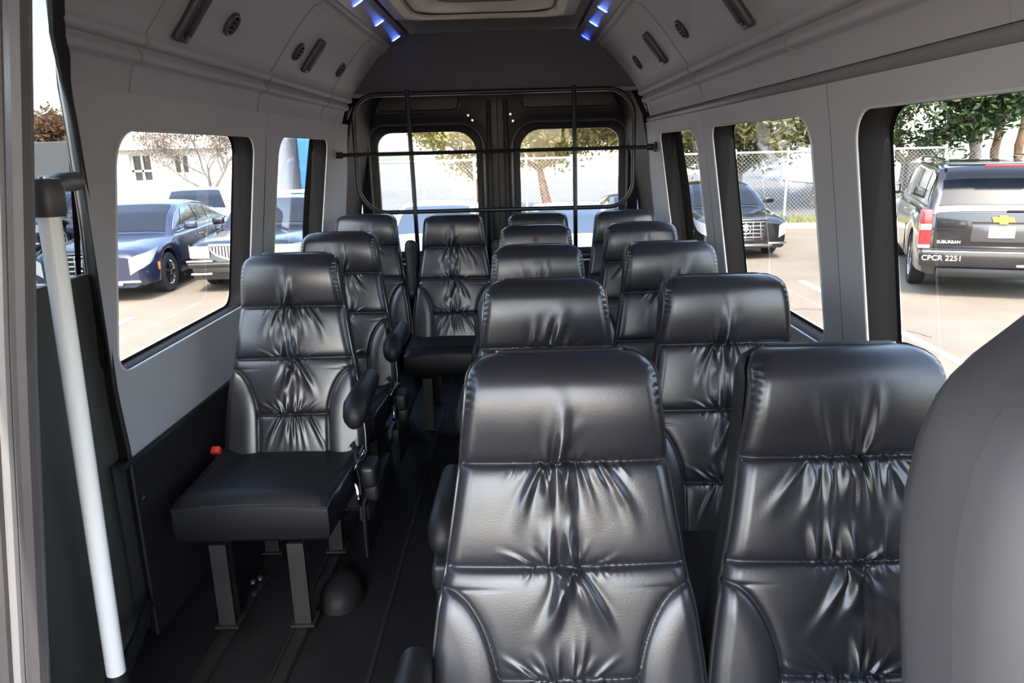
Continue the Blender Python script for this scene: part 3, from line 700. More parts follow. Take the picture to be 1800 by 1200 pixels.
def make_cushion():
    W, y0, y1 = .232, -.60, -.115
    def top(u, v):
        a = 2*u-1; t = v; x = a*W*(1-.06*(1-t)**2); y = y0+(y1-y0)*t
        z = .425-.055*t + .012*(1-a*a) - .012*math.exp(-((t)/.06)**2)
        side = max(0, (abs(a)-.72)/.28); z += .05*side*side*t**1.5
        e = min((1-abs(a))*W, (t)*(y1-y0), .03); z -= .022*(1-math.sqrt(max(0, 1-(1-e/.03)**2)))
        return (x, y, z)
    mb = MB().grid(top, 36, 30)
    me_top = mb.mesh('seat_cushion', M['leather_cushion'], sharp=80)
    sk = MB(); edge = [top(0, t) for t in np.linspace(1, 0, 20)] + [top(u, 0) for u in np.linspace(0, 1, 20)][1:] + [top(1, t) for t in np.linspace(0, 1, 20)][1:]
    N = len(edge)
    for (sc, z) in ((1.0, None), (1.012, -.012), (1.015, -.05), (1.0, -.105), (.97, -.12), (.3, -.122)):
        for p in edge:
            yy = -.36+(p[1]+.36)*sc; zz = p[2] if z is None else max(.29, p[2]+z) if z > -.1 else .30+.0*p[2] + (z+.105)*.8
            sk.v.append((p[0]*sc, yy, zz))
    for i in range(5):
        for k in range(N-1): sk.f.append((i*N+k, i*N+k+1, (i+1)*N+k+1, (i+1)*N+k))
    me_sk = sk.mesh('cushion_skirt', M['leather_cushion'], sharp=60)
    pi = MB().tube([(p[0]*1.004, -.36+(p[1]+.36)*1.004, p[2]) for p in edge], .0045, 6).mesh('piping', M['piping'])
    return me_top, me_sk, pi
SHELL = make_shell(); CUSH = make_cushion()
VARIANTS = [field_parts(s) for s in (3, 11, 27)]
PIPE = []
for parts, rim in VARIANTS:
    PIPE.append(MB().tube([tuple(p) for p in rim], .0038, 6).mesh('piping', M['piping']))
def mesh_cache(fn, cache={}):
    if fn not in cache: cache[fn] = fn()
    return cache[fn]
def m_base():
    mb = MB()
    mb.rbox((0, -.36, .305), (.40, .42, .03), .006, 2)
    return mb.mesh('base_frame', M['seat_frame'])
def m_leg():
    mb = MB(); mb.box((0, 0, .135), (.048, .012, .27)); mb.box((.021, .018, .135), (.006, .036, .27)); mb.box((0, .02, .004), (.07, .07, .008)); return mb.mesh('leg', M['seat_frame'], smooth=False)
def m_pad():
    mb = MB(); n = 14
    prof = [(0.0,.014), (.006,.026), (.02,.036), (.05,.041), (.12,.038), (.22,.034), (.30,.030)]
    rows = []
    for (y, r) in prof: rows.append([(r*.95*math.cos(2*PI*k/n), y, r*1.1*math.sin(2*PI*k/n)-.25*y*0-.03*max(0, (.06-y)/.06)) for k in range(n)])
    for r in rows: mb.v.extend(r)
    for i in range(len(rows)-1):
        for k in range(n): mb.f.append((i*n+k, i*n+(k+1)%n, (i+1)*n+(k+1)%n, (i+1)*n+k))
    mb.f.append(tuple(range(n))); mb.f.append(tuple((len(rows)-1)*n+k for k in range(n)))
    return mb.mesh('armrest', M['leather_cushion'])
def m_hinge():
    mb = MB(); mb.lathe([(.03,-.012),(.034,-.008),(.034,.008),(.03,.012)], 18, (0,0,0), 'x'); return mb.mesh('armrest_hinge', M['black_plastic'])
def m_strap(): 
    mb = MB(); P = [(-.03,-.20,.41),(-.01,-.24,.435),(.01,-.28,.425),(.022,-.30,.37),(.02,-.27,.30)]
    pts = [Vector(p) for p in P]
    for i, p in enumerate(pts): mb.v.extend([tuple(p+Vector((0, -.022, 0))), tuple(p+Vector((0, .022, .0))), tuple(p+Vector((.003, .022, .003))), tuple(p+Vector((.003, -.022, .003)))])
    for i in range(len(pts)-1):
        for k in range(4): mb.f.append((i*4+k, i*4+(k+1)%4, (i+1)*4+(k+1)%4, (i+1)*4+k))
    return mb.mesh('belt_strap', M['strap'])
def m_tongue():
    mb = MB(); mb.rbox((0,0,0), (.008,.05,.035), .003, 2); mb.rbox((.002,-.035,.002), (.005,.035,.022), .002, 1); mb.tube([(.004,.01,.02),(.012,.02,.03),(.012,-.02,.03),(.004,-.02,.02)], .0035, 6); return mb.mesh('belt_tongue', M['chrome'])
def m_buckle():
    return MB().rbox((0,0,0), (.028,.03,.07), .006, 2).mesh('belt_buckle', M['black_plastic'])
def m_button():
    return MB().rbox((0,0,0), (.030,.024,.026), .005, 2).mesh('buckle_button', M['red'])
def m_housing():
    mb = MB(); mb.rbox((0,-.26,.345), (.055,.11,.075), .015, 3); mb.rbox((.004,-.24,.285), (.05,.12,.06), .012, 3); mb.rbox((-.012,-.20,.18), (.012,.30,.20), .005, 1); return mb.mesh('recliner_cover', M['black_plastic'])
def m_lever():
    mb = MB(); mb.tube([(0,-.36,.36),(.008,-.372,.345),(.010,-.375,.315),(.006,-.36,.295),(0,-.345,.30)], .0045, 6); mb.tube([(.0,-.33,.40),(.006,-.325,.36),(.008,-.335,.31)], .0035, 6); return mb.mesh('recline_lever', M['chrome'])
def m_siderail():
    mb = MB(); mb.rbox((0, 0, 0), (.03, .80, .055), .006, 2); return mb.mesh('side_rail', M['seat_frame'])
def make_seat(label, x, y, var, z=0., arm=None, arm_z=.605, group='black leather passenger seats', hardware=1, lean_rz=0., tilt=0.):
    e = tag(empty('passenger_seat', (x, y, z), lean_rz), label, 'seat', group)
    e.rotation_euler[0] = 0
    for nm, me in VARIANTS[var][0]: put(nm, me, e)
    put('piping', PIPE[var], e); put('back_shell', SHELL, e)
    c = put('seat_cushion', CUSH[0], e); put('piping', CUSH[2], c); put('cushion_skirt', CUSH[1], e)
    put('base_frame', mesh_cache(m_base), e)
    for lx in (-.115, .11):
        for ly in (-.575, -.16): o = put('leg', mesh_cache(m_leg), e); o.location = (lx, ly, 0)
    if arm == 'down_left' or arm == 'down_right' or arm == 'both':
        for s in ((-1,) if arm == 'down_left' else (1,) if arm == 'down_right' else (-1, 1)):
            a = put('armrest', mesh_cache(m_pad), e); a.location = (s*(.268 if arm == 'down_right' else .254), -.42, arm_z); a.rotation_euler = (.06, 0, 0)
            h = put('armrest_hinge', mesh_cache(m_hinge), e); h.location = (s*.255, -.125, arm_z+.005)
    if arm == 'up_right' or arm == 'up_left':
        s = 1 if arm == 'up_right' else -1
        a = put('armrest', mesh_cache(m_pad), e); a.location = (s*.245, -.02, .88); a.rotation_euler = (-PI/2-.22, 0, 0)
        h = put('armrest_hinge', mesh_cache(m_hinge), e); h.location = (s*.245, -.09, .60)
    if hardware:
        for s in hardware if isinstance(hardware, tuple) else (1,):
            o = put('belt_strap', mesh_cache(m_strap), e); o.location = (s*.225, 0, .0); o.scale = (s, 1, 1)
            o = put('belt_tongue', mesh_cache(m_tongue), e); o.location = (s*.247, -.285, .405); o.rotation_euler = (.6, s*.5, 0)
            o = put('recliner_cover', mesh_cache(m_housing), e); o.location = (s*.272, 0, 0)
            o = put('recline_lever', mesh_cache(m_lever), e); o.location = (s*.25, -.02, 0)
        b = put('belt_buckle', mesh_cache(m_buckle), e); b.location = (-.245, -.19, .385); b.rotation_euler = (.7, 0, 0)
        k = put('buckle_button', mesh_cache(m_button), b); k.location = (0, 0, .032)
    return e
A = make_seat('single black leather seat by the left wall, nearest the white grab pole', -.775, 2.49, 0, .012, 'down_right', hardware=1)
o = put('side_rail', mesh_cache(m_siderail), A); o.location = (.255, -.10, .225); o.scale = (1, .55, 1)
B = make_seat('single black leather seat by the left wall, second behind the entry door', -.785, 3.24, 1, .004, 'down_right', hardware=1)
o = put('side_rail', mesh_cache(m_siderail), B); o.location = (.255, .02, .225)
make_seat('black leather seat in the rear bench at the left wall, leftmost of four', -.836, 4.10, 2, .012, 'up_right', hardware=0)
make_seat('black leather seat in the rear bench straight down the aisle, second from left', -.357, 4.10, 0, 0, 'up_right', hardware=0)
CL = ['large black leather seat front and centre beside the aisle, in the nearest row', 'black leather seat beside the aisle in the second row of the paired seats', 'black leather aisle seat in the third row of the paired seats', 'black leather aisle seat in the fourth row, only its headrest showing', 'black leather seat in the rear bench, third from left, its top edge showing']
RL = ['large black leather seat in the nearest row, partly behind the grey driver seat', 'black leather window seat in the second row by the right wall', 'black leather window seat in the third row by the right wall', 'black leather window seat in the fourth row by the right wall', 'black leather seat in the rear bench at the right wall, rightmost of four']
CX = [.066, .065, .066, .078, .107]; RX = [.537, .539, .545, .560, .582]; RY = [1.19, 1.93, 2.67, 3.41, 4.10]
for i in range(5):
    make_seat(CL[i], CX[i], RY[i], (0, 2, 1, 0, 1)[i], -.002, 'down_left' if i < 4 else None, .515, hardware=(-1,) if i < 2 else 0)
    make_seat(RL[i], RX[i], RY[i], (1, 0, 2, 1, 2)[i], -.002, None, hardware=0)

def make_driver_seat():
    e = tag(empty('driver_seat', (.582, .545, -.078)), 'grey driver seat back filling the lower right corner', 'seat')
    # front outline of the back: half width against height, rounded shoulders
    def hw(z): return float(np.interp(z, [.40,.60,.75,.88,.97,1.03,1.09,1.14,1.19,1.225,1.255,1.28,1.30], [.215,.222,.228,.236,.243,.246,.247,.243,.232,.215,.188,.145,.09]))
    y_of = lambda z: -.10+.20*(z-.75)*.6
    def front(u, v):
        z = .42+.88*v; a = 2*u-1; w = hw(z); x = a*w
        b = .0
        b += .035*math.exp(-((abs(a)-.84)/.17)**2)*min(1, max(0, (1.24-z)/.25))      # side bolsters
        seam = .77+(.95-z)*.35
        b -= .011*math.exp(-((abs(a)-seam)/.012)**2)
        ed = 1-abs(a); b -= .06*(1-math.sqrt(max(0, 1-(1-min(ed, .22)/.22)**2)))
        tp = min(1, (1.30-z)/.12); b -= .05*(1-math.sqrt(max(0, 1-(1-tp)**2)))
        return (x, y_of(z)-b-.02, z)
    nu = 160; mb = MB().grid(front, nu, 80); me = mb.mesh('backrest', M['grey_seat'], sharp=80)
    # insert and bolsters as separate parts
    P = np.array(mb.v); 
    ins, bol = MB(), MB()
    for f in mb.f:
        c = np.mean([P[i] for i in f], axis=0); a = c[0]/hw(c[2]); seam = .77+(.95-c[2])*.35
        t = ins if abs(a) < seam else bol; t.add([mb.v[i] for i in f], [tuple(range(len(f)))])
    def weld(m, name):
        me = bpy.data.meshes.new(name); me.from_pydata(m.v, [], m.f); bm = bmesh.new(); bm.from_mesh(me); bmesh.ops.remove_doubles(bm, verts=bm.verts, dist=1e-5); bmesh.ops.recalc_face_normals(bm, faces=bm.faces); bm.to_mesh(me); bm.free()
        me.materials.append(M['grey_seat']); me.polygons.foreach_set('use_smooth', [True]*len(me.polygons)); return put(name, me, e)
    weld(ins, 'centre_insert'); weld(bol, 'side_bolster')
    bpy.data.meshes.remove(me)
    edge = [front(0, v) for v in np.linspace(0, 1, 50)] + [front(u, 1) for u in np.linspace(0, 1, 20)][1:] + [front(1, v) for v in np.linspace(1, 0, 50)][1:]
    sh = MB(); N = len(edge)
    for (sc, dy) in ((1, 0), (1.004, .03), (1.0, .07), (.96, .10), (.5, .11), (.0, .11)):
        for p in edge: sh.v.append((p[0]*sc, p[1]+dy, .8+(p[2]-.8)*sc))
    for i in range(5):
        for k in range(N-1): sh.f.append((i*N+k, i*N+k+1, (i+1)*N+k+1, (i+1)*N+k))
    sh.build('back_shell', M['grey_seat'], e, sharp=80)
    hr = MB().rbox((0, -.0, 1.43), (.26, .11, .18), .05, 5); hr.build('headrest', M['grey_seat'], e)
    for s in (-1, 1): MB().tube([(s*.06, .02, 1.27), (s*.06, .01, 1.38)], .007, 8).build('headrest_post', M['chrome'], e)
    MB().rbox((0, -.36, .40), (.46, .50, .14), .05, 4).build('seat_cushion', M['grey_seat'], e)
    MB().rbox((0, -.34, .16), (.40, .42, .32), .02, 2).build('pedestal', M['black_plastic'], e)
make_driver_seat()

# ================================================================== outside
GZ = -.85
def make_ground():
    g = tag(MB().grid(lambda u, v: (-60+120*u, -25+45*v, GZ), 1, 1).build('parking_lot', M['asphalt'], smooth=False), kind='structure')
    for (x, y, l, w, r) in ((4.55, 9.6, 5.0, .11, -.04), (6.35, 15.0, 2.4, .11, -.5), (-3.0, 7.6, 4.5, .11, .02), (-5.6, 8.2, 4.5, .11, .02), (7.9, 8.0, 5, .11, 0), (-.35, 8.5, 4.5, .11, 0)):
        MB().box((x, y, GZ+.004), (w, l, .008), Matrix.Rotation(r, 3, 'Z')).build('parking_line', M['line'], g)
    rng = random.Random(5)
    for (x, y, n) in ((3.6, 9.9, 14), (4.1, 8.6, 12), (3.2, 8.2, 10), (-4.4, 9.0, 12)):
        pts = []; px, py = x, y
        for i in range(n): pts.append((px, py, GZ+.002)); px += rng.uniform(-.02, .16); py += rng.uniform(-.14, .05)
        MB().tube(pts, .012, 4, flat=.25).build('pavement_crack', M['crack'], g)
    tag(MB().box((10.6, 20.9, GZ+.04), (29, 1.8, .14)).build('verge_strip', M['dirt']), kind='structure')
    tag(MB().box((10.6, 19.95, GZ+.06), (29, .16, .14)).build('kerb', M['concrete']), kind='structure')
    tag(MB().grid(lambda u, v: (-120+240*u, 21.8+150*v, GZ-.02), 1, 1).build('far_road', M['far_road'], smooth=False), kind='structure')
    # tufts of dry grass: nobody could count them
    gm = MB(); rng = random.Random(2)
    for i in range(5000):
        x = rng.uniform(-3.7, 22); y = rng.uniform(20.1, 21.7); h = rng.uniform(.06, .22); a = rng.uniform(0, PI); w = .02
        dx, dy = math.cos(a)*w, math.sin(a)*w; z = GZ+.11
        gm.add([(x-dx, y-dy, z), (x+dx, y+dy, z), (x+rng.uniform(-.06, .06), y+rng.uniform(-.06, .06), z+h)], [(0,1,2)])
    tag(gm.build('grass_tufts', M['grass'], smooth=False), 'dry grass growing on the verge under the chain link fence', 'grass', kind='stuff')
make_ground()

def make_fence():
    e = tag(empty('chain_link_fence', (0, 20.7, GZ)), 'galvanised chain link fence with a white top rail behind the parked cars', 'fence')
    x0, x1, H = -4.0, 11.6, 1.98
    MB().tube([(x0, 0, H), (x1, 0, H)], .032, 8).build('top_rail', M['galv'], e)
    me = None
    for i in range(12):
        x = x0+ (x1-x0)*i/11
        if me is None:
            mb = MB().tube([(0,0,0),(0,0,H+.02)], .036, 8); mb.lathe([(.042,0),(.044,.03),(.02,.08)], 10, (0,0,H+.02)); me = mb.mesh('post', M['galv'])
        o = put('post', me, e); o.location = (x, 0, 0)
    wm = MB(); st = .11
    n = int((x1-x0)/st)
    for i in range(-int(H/st), n):
        for s in (1, -1):
            xa = x0+i*st; za, zb = 0.05, H
            xs, xe = (xa, xa+H) if s > 0 else (xa+H, xa)
            w = .004
            wm.add([(xs-w, s*.004, za), (xs+w, s*.004, za), (xe+w, s*.004, zb), (xe-w, s*.004, zb)], [(0,1,2,3)])
    wm = wm.build('wire_mesh', M['wire'], e, smooth=False); wm['kind'] = 'stuff'
make_fence()

# ------------------------------------------------------------------ trees
def branch_tubes(mb, p, d, L, r, depth, rng, spread=.6, tips=None, n=6):
    pts = [p]; q = p.copy(); dd = d.copy(); k = 4
    for i in range(k):
        dd = (dd+Vector((rng.uniform(-.16,.16), rng.uniform(-.16,.16), rng.uniform(-.05,.12)))).normalized(); q = q+dd*(L/k); pts.append(q.copy())
    mb.tube(pts, [r*(1-.45*i/k) for i in range(k+1)], n, caps=False)
    if tips is not None: tips.extend(pts[2:])
    if depth > 0:
        for j in range(rng.choice((2, 3, 3))):
            ax = Vector((rng.uniform(-1,1), rng.uniform(-1,1), rng.uniform(-.2,.5))).normalized()
            nd = (dd+ax*spread).normalized(); branch_tubes(mb, pts[-1 if j else -2], nd, L*rng.uniform(.6, .82), r*.55, depth-1, rng, spread, tips, max(4, n-1))
def leaves(points, count, size, rad, rng, blobs=None):
    mb = MB()
    for i in range(count):
        c = rng.choice(points); p = Vector(c)+Vector((rng.gauss(0, rad), rng.gauss(0, rad), rng.gauss(0, rad*.7)))
        a = Vector((rng.gauss(0,1), rng.gauss(0,1), rng.gauss(0,1))).normalized(); b = a.orthogonal().normalized(); s = size*rng.uniform(.6, 1.3)
        mb.v.extend([tuple(p-a*s), tuple(p+b*s*.5), tuple(p+a*s), tuple(p-b*s*.5)]); k = len(mb.v)-4; mb.f.append((k, k+1, k+2, k+3))
    return mb
def make_tree(label, x, y, h, trunk_r, lm, bm, seed, crown=1.0, nleaf=6000, lsize=.11, z0=None, trunk_h=None, depth=4, group=None, rad=.28):
    rng = random.Random(seed); e = tag(empty('tree', (x, y, z0 if z0 is not None else GZ)), label, 'tree', group)
    tips = []; mb = MB(); th = trunk_h or h*.35
    branch_tubes(mb, Vector((0,0,-.05)), Vector((rng.uniform(-.06,.06), rng.uniform(-.06,.06), 1)).normalized(), th, trunk_r, 0, rng, tips=None, n=10)
    top = Vector(mb.v[-1]); top = sum((Vector(v) for v in mb.v[-10:]), Vector())/10
    mb.build('trunk', M[bm], e)
    bb = MB()
    for k in range(5):
        a = 2*PI*k/5+rng.uniform(-.4,.4); d = Vector((math.cos(a)*crown, math.sin(a)*crown, rng.uniform(.5, 1.1))).normalized()
        branch_tubes(bb, top-Vector((0,0,.15)), d, (h-th)*.42, trunk_r*.5, depth-2, rng, .75, tips)
    bb.build('branches', M[bm], e)
    if nleaf:
        f = leaves(tips, nleaf, lsize, rad*h/5, rng).build('foliage', M[lm], e, smooth=False); f['kind'] = 'stuff'
    return e
TG = 'trees around the parking lot'
make_tree('bare winter tree with grey branches in front of the white building', -10.45, 26.0, 4.3, .11, 'twig', 'bark2', 4, .9, 16000, .035, trunk_h=1.25, depth=6, rad=.26)
make_tree('yellow-green tree with a reddish trunk seen through the right rear window', 1.05, 24.0, 5.6, .17, 'leaf_yellow', 'bark', 8, 1.5, 20000, .09, trunk_h=1.9, rad=.24)
make_tree('yellow leafy tree seen at the right of the left rear window', -1.5, 27.5, 6.2, .12, 'leaf_yellow', 'bark', 12, .9, 12000, .09, trunk_h=1.3, rad=.24)
make_tree('olive tree behind the fence between the two right rear side windows', 4.9, 25.0, 7.2, .2, 'leaf_olive', 'bark2', 15, 1.3, 24000, .11, trunk_h=1.6, rad=.26)
make_tree('olive-brown tree above the dark sedan in the second right window', 7.6, 26.5, 6.8, .2, 'leaf_olive', 'bark2', 19, 1.3, 24000, .11, trunk_h=1.5, rad=.26)
make_tree('green tree at the right edge of the second right window', 11.0, 28.0, 8.0, .22, 'leaf_green', 'bark2', 23, 1.2, 22000, .12, trunk_h=2.4, rad=.26)
make_tree('dense dark green tree at the left of the nearest right window', 15.2, 30.0, 8.2, .25, 'leaf_green', 'bark2', 29, 1.5, 30000, .13, trunk_h=1.6, rad=.28)
make_tree('second dark green tree above the parked black SUV', 18.2, 30.0, 9.5, .25, 'leaf_green', 'bark2', 31, 1.3, 30000, .13, trunk_h=3.5, rad=.28)
make_tree('brown-leaved tree glimpsed past the grab pole through the entry door', -16.0, 25.5, 4.5, .2, 'leaf_brown', 'bark', 37, .8, 11000, .08, trunk_h=1.9, rad=.3)
def make_palm(label, x, y, h, seed):
    rng = random.Random(seed); e = tag(empty('palm_tree', (x, y, GZ)), label, 'palm tree', 'palms in front of the white building')
    mb = MB(); pts = [(.04*math.sin(i), .03*math.cos(i*1.3), h*i/16) for i in range(17)]
    mb.tube(pts, [.18-.05*i/16+.015*(i % 2) for i in range(17)], 10); mb.build('trunk', M['palm_bark'], e)
    for k in range(18):
        a = 2*PI*k/18+rng.uniform(-.15,.15); L = rng.uniform(1.3, 1.8); up = rng.uniform(-.2, 1.1); f = MB()
        P = [Vector((math.cos(a)*L*t*math.cos(up*.5), math.sin(a)*L*t*math.cos(up*.5), h+L*(math.sin(up)*t-.75*t*t))) for t in np.linspace(0, 1, 9)]
        f.tube(P, .015, 4)
        for i in range(2, 9):
            d = (P[i]-P[i-1]).normalized(); s = d.cross(Vector((0,0,1))).normalized()
            for sg in (-1, 1):
                for q in (0, .5):
                    b = P[i-1].lerp(P[i], q); t = b+s*sg*.42*(1-.5*i/9)+d*.22-Vector((0,0,.12)); w = d*.025
                    f.add([tuple(b-w), tuple(b+w), tuple(t)], [(0,1,2)])
        f.build('frond', M['leaf_palm'], e, smooth=False)
for i, (x, y, h, lab) in enumerate(((19.75, 33, 4.9, 'palm with a bare trunk in front of the white building, leftmost of three'), (20.75, 33.2, 5.3, 'palm with a bare trunk in front of the white building, middle of three'), (21.9, 33.4, 5.9, 'palm with a bare trunk beside the white building window, rightmost of three'))):
    make_palm(lab, x, y, h, 40+i)

# ------------------------------------------------------------------ buildings
def facade(name, label, o, W, H, D, wins, wall, roof=True, rz=0):
    e = tag(empty(name, o, rz), label, 'building'); mb = MB()
    # front wall as strips around the window openings, so the glass sits in real recesses
    xs = sorted(set([0, W]+[v for w in wins for v in (w[0], w[1])])); zs = sorted(set([0, H]+[v for w in wins for v in (w[2], w[3])]))
    for i in range(len(xs)-1):
        for j in range(len(zs)-1):
            cx, cz = (xs[i]+xs[i+1])/2, (zs[j]+zs[j+1])/2
            if any(w[0] < cx < w[1] and w[2] < cz < w[3] for w in wins): continue
            mb.box((cx, .15, cz), (xs[i+1]-xs[i], .3, zs[j+1]-zs[j]))
    mb.box((W/2, D/2+.3, H/2), (W, D, H-.02)); mb.build('walls', M[wall], e, smooth=False)
    for w in wins:
        f = MB(); t = .09
        f.box(((w[0]+w[1])/2, .20, w[2]+t/2), (w[1]-w[0], .1, t)); f.box(((w[0]+w[1])/2, .20, w[3]-t/2), (w[1]-w[0], .1, t))
        for x in (w[0]+t/2, w[1]-t/2, (w[0]+w[1])/2): f.box((x, .20, (w[2]+w[3])/2), (t, .1, w[3]-w[2]-2*t))
        if len(w) > 4: f.box(((w[0]+w[1])/2, .20, w[2]+(w[3]-w[2])*.4), (w[1]-w[0], .1, t))
        fo = f.build('window', M['bframe'], e, smooth=False)
        MB().box(((w[0]+w[1])/2, .25, (w[2]+w[3])/2), (w[1]-w[0]-.02, .04, w[3]-w[2]-.02)).build('pane', M['bglass'], fo, smooth=False)
    if roof:
        MB().box((W/2, D/2, H+.15), (W+.5, D+.7, .3)).build('roof_edge', M['roofing'], e, smooth=False)
    return e
bl = facade('office_building', 'long white office building behind the dark sedans on the left', (-18, 33.5, GZ), 7.4, 6.2, 8, [(.9,1.85,1.25,2.5,1), (2.75,3.5,1.55,2.45)], 'stucco')
MB().box((5.9, -.6, .45), (3.0, .3, .9)).build('planter_wall', M['stucco2'], bl, smooth=False)
MB().box((2.6, -.25, 2.72), (5, 1.0, .12)).build('awning', M['bframe'], bl, smooth=False)
facade('blue_building', 'bright blue building wall seen in the second left window', (-10.02, 35.0, GZ), 1.7, 7.0, 5, [], 'blue', False)
wb = tag(MB().box((-9.6, 30.5, GZ+.45), (4.2, .3, .9)).build('block_wall', M['stucco2'], smooth=False), kind='structure')
facade('stucco_building', 'white stucco building behind the palms on the right', (16.5, 38.0, GZ), 22, 7.5, 9, [(7.1,7.7,2.3,3.2), (11,11.6,2.3,3.2)], 'stucco')
facade('pale_warehouse', 'low pale building beyond the fence seen through the rear windows', (-8, 60.0, GZ), 24, 3.2, 9, [], 'stucco')
tag(MB().rbox((-15.2, 23.5, GZ+1.42), (4.4, .3, 2.84), .04, 1).build('grey_yard_wall', M['far_road'], smooth=False), kind='structure')
tag(MB().rbox((17.5, 24.5, GZ+.75), (10, .25, 1.5), .03, 1).build('dark_yard_wall', M['pillar_dark'], smooth=False), kind='structure')

# ------------------------------------------------------------------ cars
def car(label, loc, rz, paint, kind='sedan', glassm='car_glass', scale=1., front=None, group='parked cars', name='sedan', wheel=.335):
    e = tag(empty(name, (loc[0], loc[1], GZ), rz), label, 'car', group); e.scale = (scale,)*3
    if kind == 'sedan':
        L, W, roof, belt = 5.1, .93, 1.48, .96
        top = ([-2.55,-2.50,-2.40,-2.2,-1.6,-1.05,0,1.45,1.9,2.4,2.52,2.55], [.74,.80,.84,.87,.93,.98,1.0,1.04,1.06,1.04,.98,.90])
        y1, y2, y3, y4 = -1.15, -.32, .85, 1.85; axles = (-1.55, 1.35)
    elif kind == 'limo':
        L, W, roof, belt = 5.4, .98, 1.49, .95
        top = ([-2.7,-2.66,-2.55,-2.3,-1.6,-1.0,0,1.3,1.8,2.5,2.66,2.7], [.76,.83,.87,.90,.95,.98,1.0,1.02,1.03,1.0,.95,.88])
        y1, y2, y3, y4 = -1.0, -.35, .95, 1.55; axles = (-1.65, 1.4)
    else:
        L, W, roof, belt = 5.5, 1.0, 1.88, 1.22
        top = ([-2.75,-2.72,-2.62,-2.3,-1.7,-1.35,0,1.6,2.5,2.68,2.74,2.75], [.95,1.05,1.10,1.14,1.18,1.22,1.24,1.25,1.25,1.24,1.22,1.12])
        y1, y2, y3, y4 = -1.35, -.75, 2.30, 2.72; axles = (-1.75, 1.55)
    R = wheel
    def zb(y):
        b = .24 if kind != 'suv' else .34
        for a in axles:
            r = R+.075; d = abs(y-a)
            if d < r: b = max(b, R+math.sqrt(r*r-d*d))
        return b
    def hwid(y):
        t = (abs(y)-(L/2-.55))/.55
        return W*(1-.14*max(0, t)**2.2) if kind != 'suv' or y < 0 else W*(1-.06*max(0, t)**3)
    def sect(y):
        w = hwid(y); b = zb(y); c = float(np.interp(y, *top)); sh = c-.07-.02*min(1, max(0, (abs(y)-1)/1)); sh = max(sh, b+.05)
        m = b+(sh-b)*.5
        return [(w*.90, b), (w*.975, b+.03 if b < .4 else b+.004), (w*.992, b+(m-b)*.5), (w, m), (w*.992, m+(sh-m)*.55), (w*.965, sh-.015), (w*.93, sh+.012), (w*.80, c-.022), (w*.5, c-.004), (0, c)]
    ys = list(np.unique(np.round(np.concatenate([np.linspace(-L/2, L/2, 75), np.linspace(-L/2, -L/2+.2, 8), np.linspace(L/2-.2, L/2, 8)] + [a+np.linspace(-1, 1, 21)*(R+.074) for a in axles]), 4)))
    mb = MB(); K = None
    for y in ys:
        s = sect(y); full = s + [(-x, z) for x, z in reversed(s[:-1])]; K = len(full); mb.v.extend([(x, y, z) for x, z in full])
    for i in range(len(ys)-1):
        for k in range(K-1): mb.f.append((i*K+k, i*K+k+1, (i+1)*K+k+1, (i+1)*K+k))
    mb.f.append(tuple(range(K))); mb.f.append(tuple((len(ys)-1)*K+k for k in range(K)))
    mb.build('body', M[paint], e, sharp=35)
    MB().box((0, 0, .40 if kind != 'suv' else .5), (W*1.7, L*.96, .34)).build('underbody', M['arch_dark'], e, smooth=False)
    # greenhouse
    def roofline(y):
        b = float(np.interp(y, *top))-.02
        P = [(y1, b), (y1+(y2-y1)*.5, b+(roof-b)*.60), (y2, roof-.055), (y2+.35, roof-.012), ((y2+y3)/2, roof), (y3-.35, roof-.015), (y3, roof-.06), (y3+(y4-y3)*.5, b+(roof-b)*.60), (y4, b)]
        return float(np.interp(y, [p[0] for p in P], [p[1] for p in P])), b
    gb, gt = W*.90, W*(.70 if kind != 'suv' else .76)
    def G(y, v, off=0.):
        sg = 1 if v >= 0 else -1; v = abs(v)                # v: 1 at the belt, .5 at the roof edge, 0 on the centre line
        h, b = roofline(y); fr = max(0, (h-b)/(roof-b)); xe = gb+(gt-gb)*fr; b2 = b-.03
        if v > .5:
            t = (1-v)/.5; x = gb+(xe-gb)*t+.02*math.sin(t*PI); z = b2+(h-.035-b2)*t; n = Vector((1, 0, .25))
        else:
            t = v/.5; x = xe*t; z = h-.035*t**4; n = Vector((t**4, 0, 1)).normalized()
            dz = (roofline(y+.02)[0]-roofline(y-.02)[0])/.04; n = Vector((n.x, -dz*.9, 1)).normalized()
        n.normalize(); return Vector((sg*(x+n.x*off), y+n.y*off, z+n.z*off))
    gy = list(np.linspace(y1, y2+.35, 12))+list(np.linspace(y2+.35, y3-.35, 6))[1:]+list(np.linspace(y3-.35, y4, 12))[1:]
    vv = [1, .9, .8, .7, .6, .54, .5, .46, .4, .25, 0, -.25, -.4, -.46, -.5, -.54, -.6, -.7, -.8, -.9, -1]
    mb = MB(); 
    for y in gy: mb.v.extend([tuple(G(y, v)) for v in vv])
    K = len(vv)
    for i in range(len(gy)-1):
        for k in range(K-1): mb.f.append((i*K+k, i*K+k+1, (i+1)*K+k+1, (i+1)*K+k))
    mb.build('roof', M[paint], e, sharp=50)
    def pane(ya, yb, va, vb, nm, nu=8, nv=8, ya2=None, yb2=None):
        m = MB()
        def fn(u, v):
            w = va+(vb-va)*v; a = ya+((ya2 if ya2 is not None else ya)-ya)*v; b = yb+((yb2 if yb2 is not None else yb)-yb)*v
            return tuple(G(a+(b-a)*u, w, .007))
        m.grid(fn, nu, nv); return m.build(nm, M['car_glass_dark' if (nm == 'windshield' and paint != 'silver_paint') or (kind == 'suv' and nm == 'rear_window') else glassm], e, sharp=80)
    pane(y1+.06, y2-.02, -.43, .43, 'windshield', 8, 12)
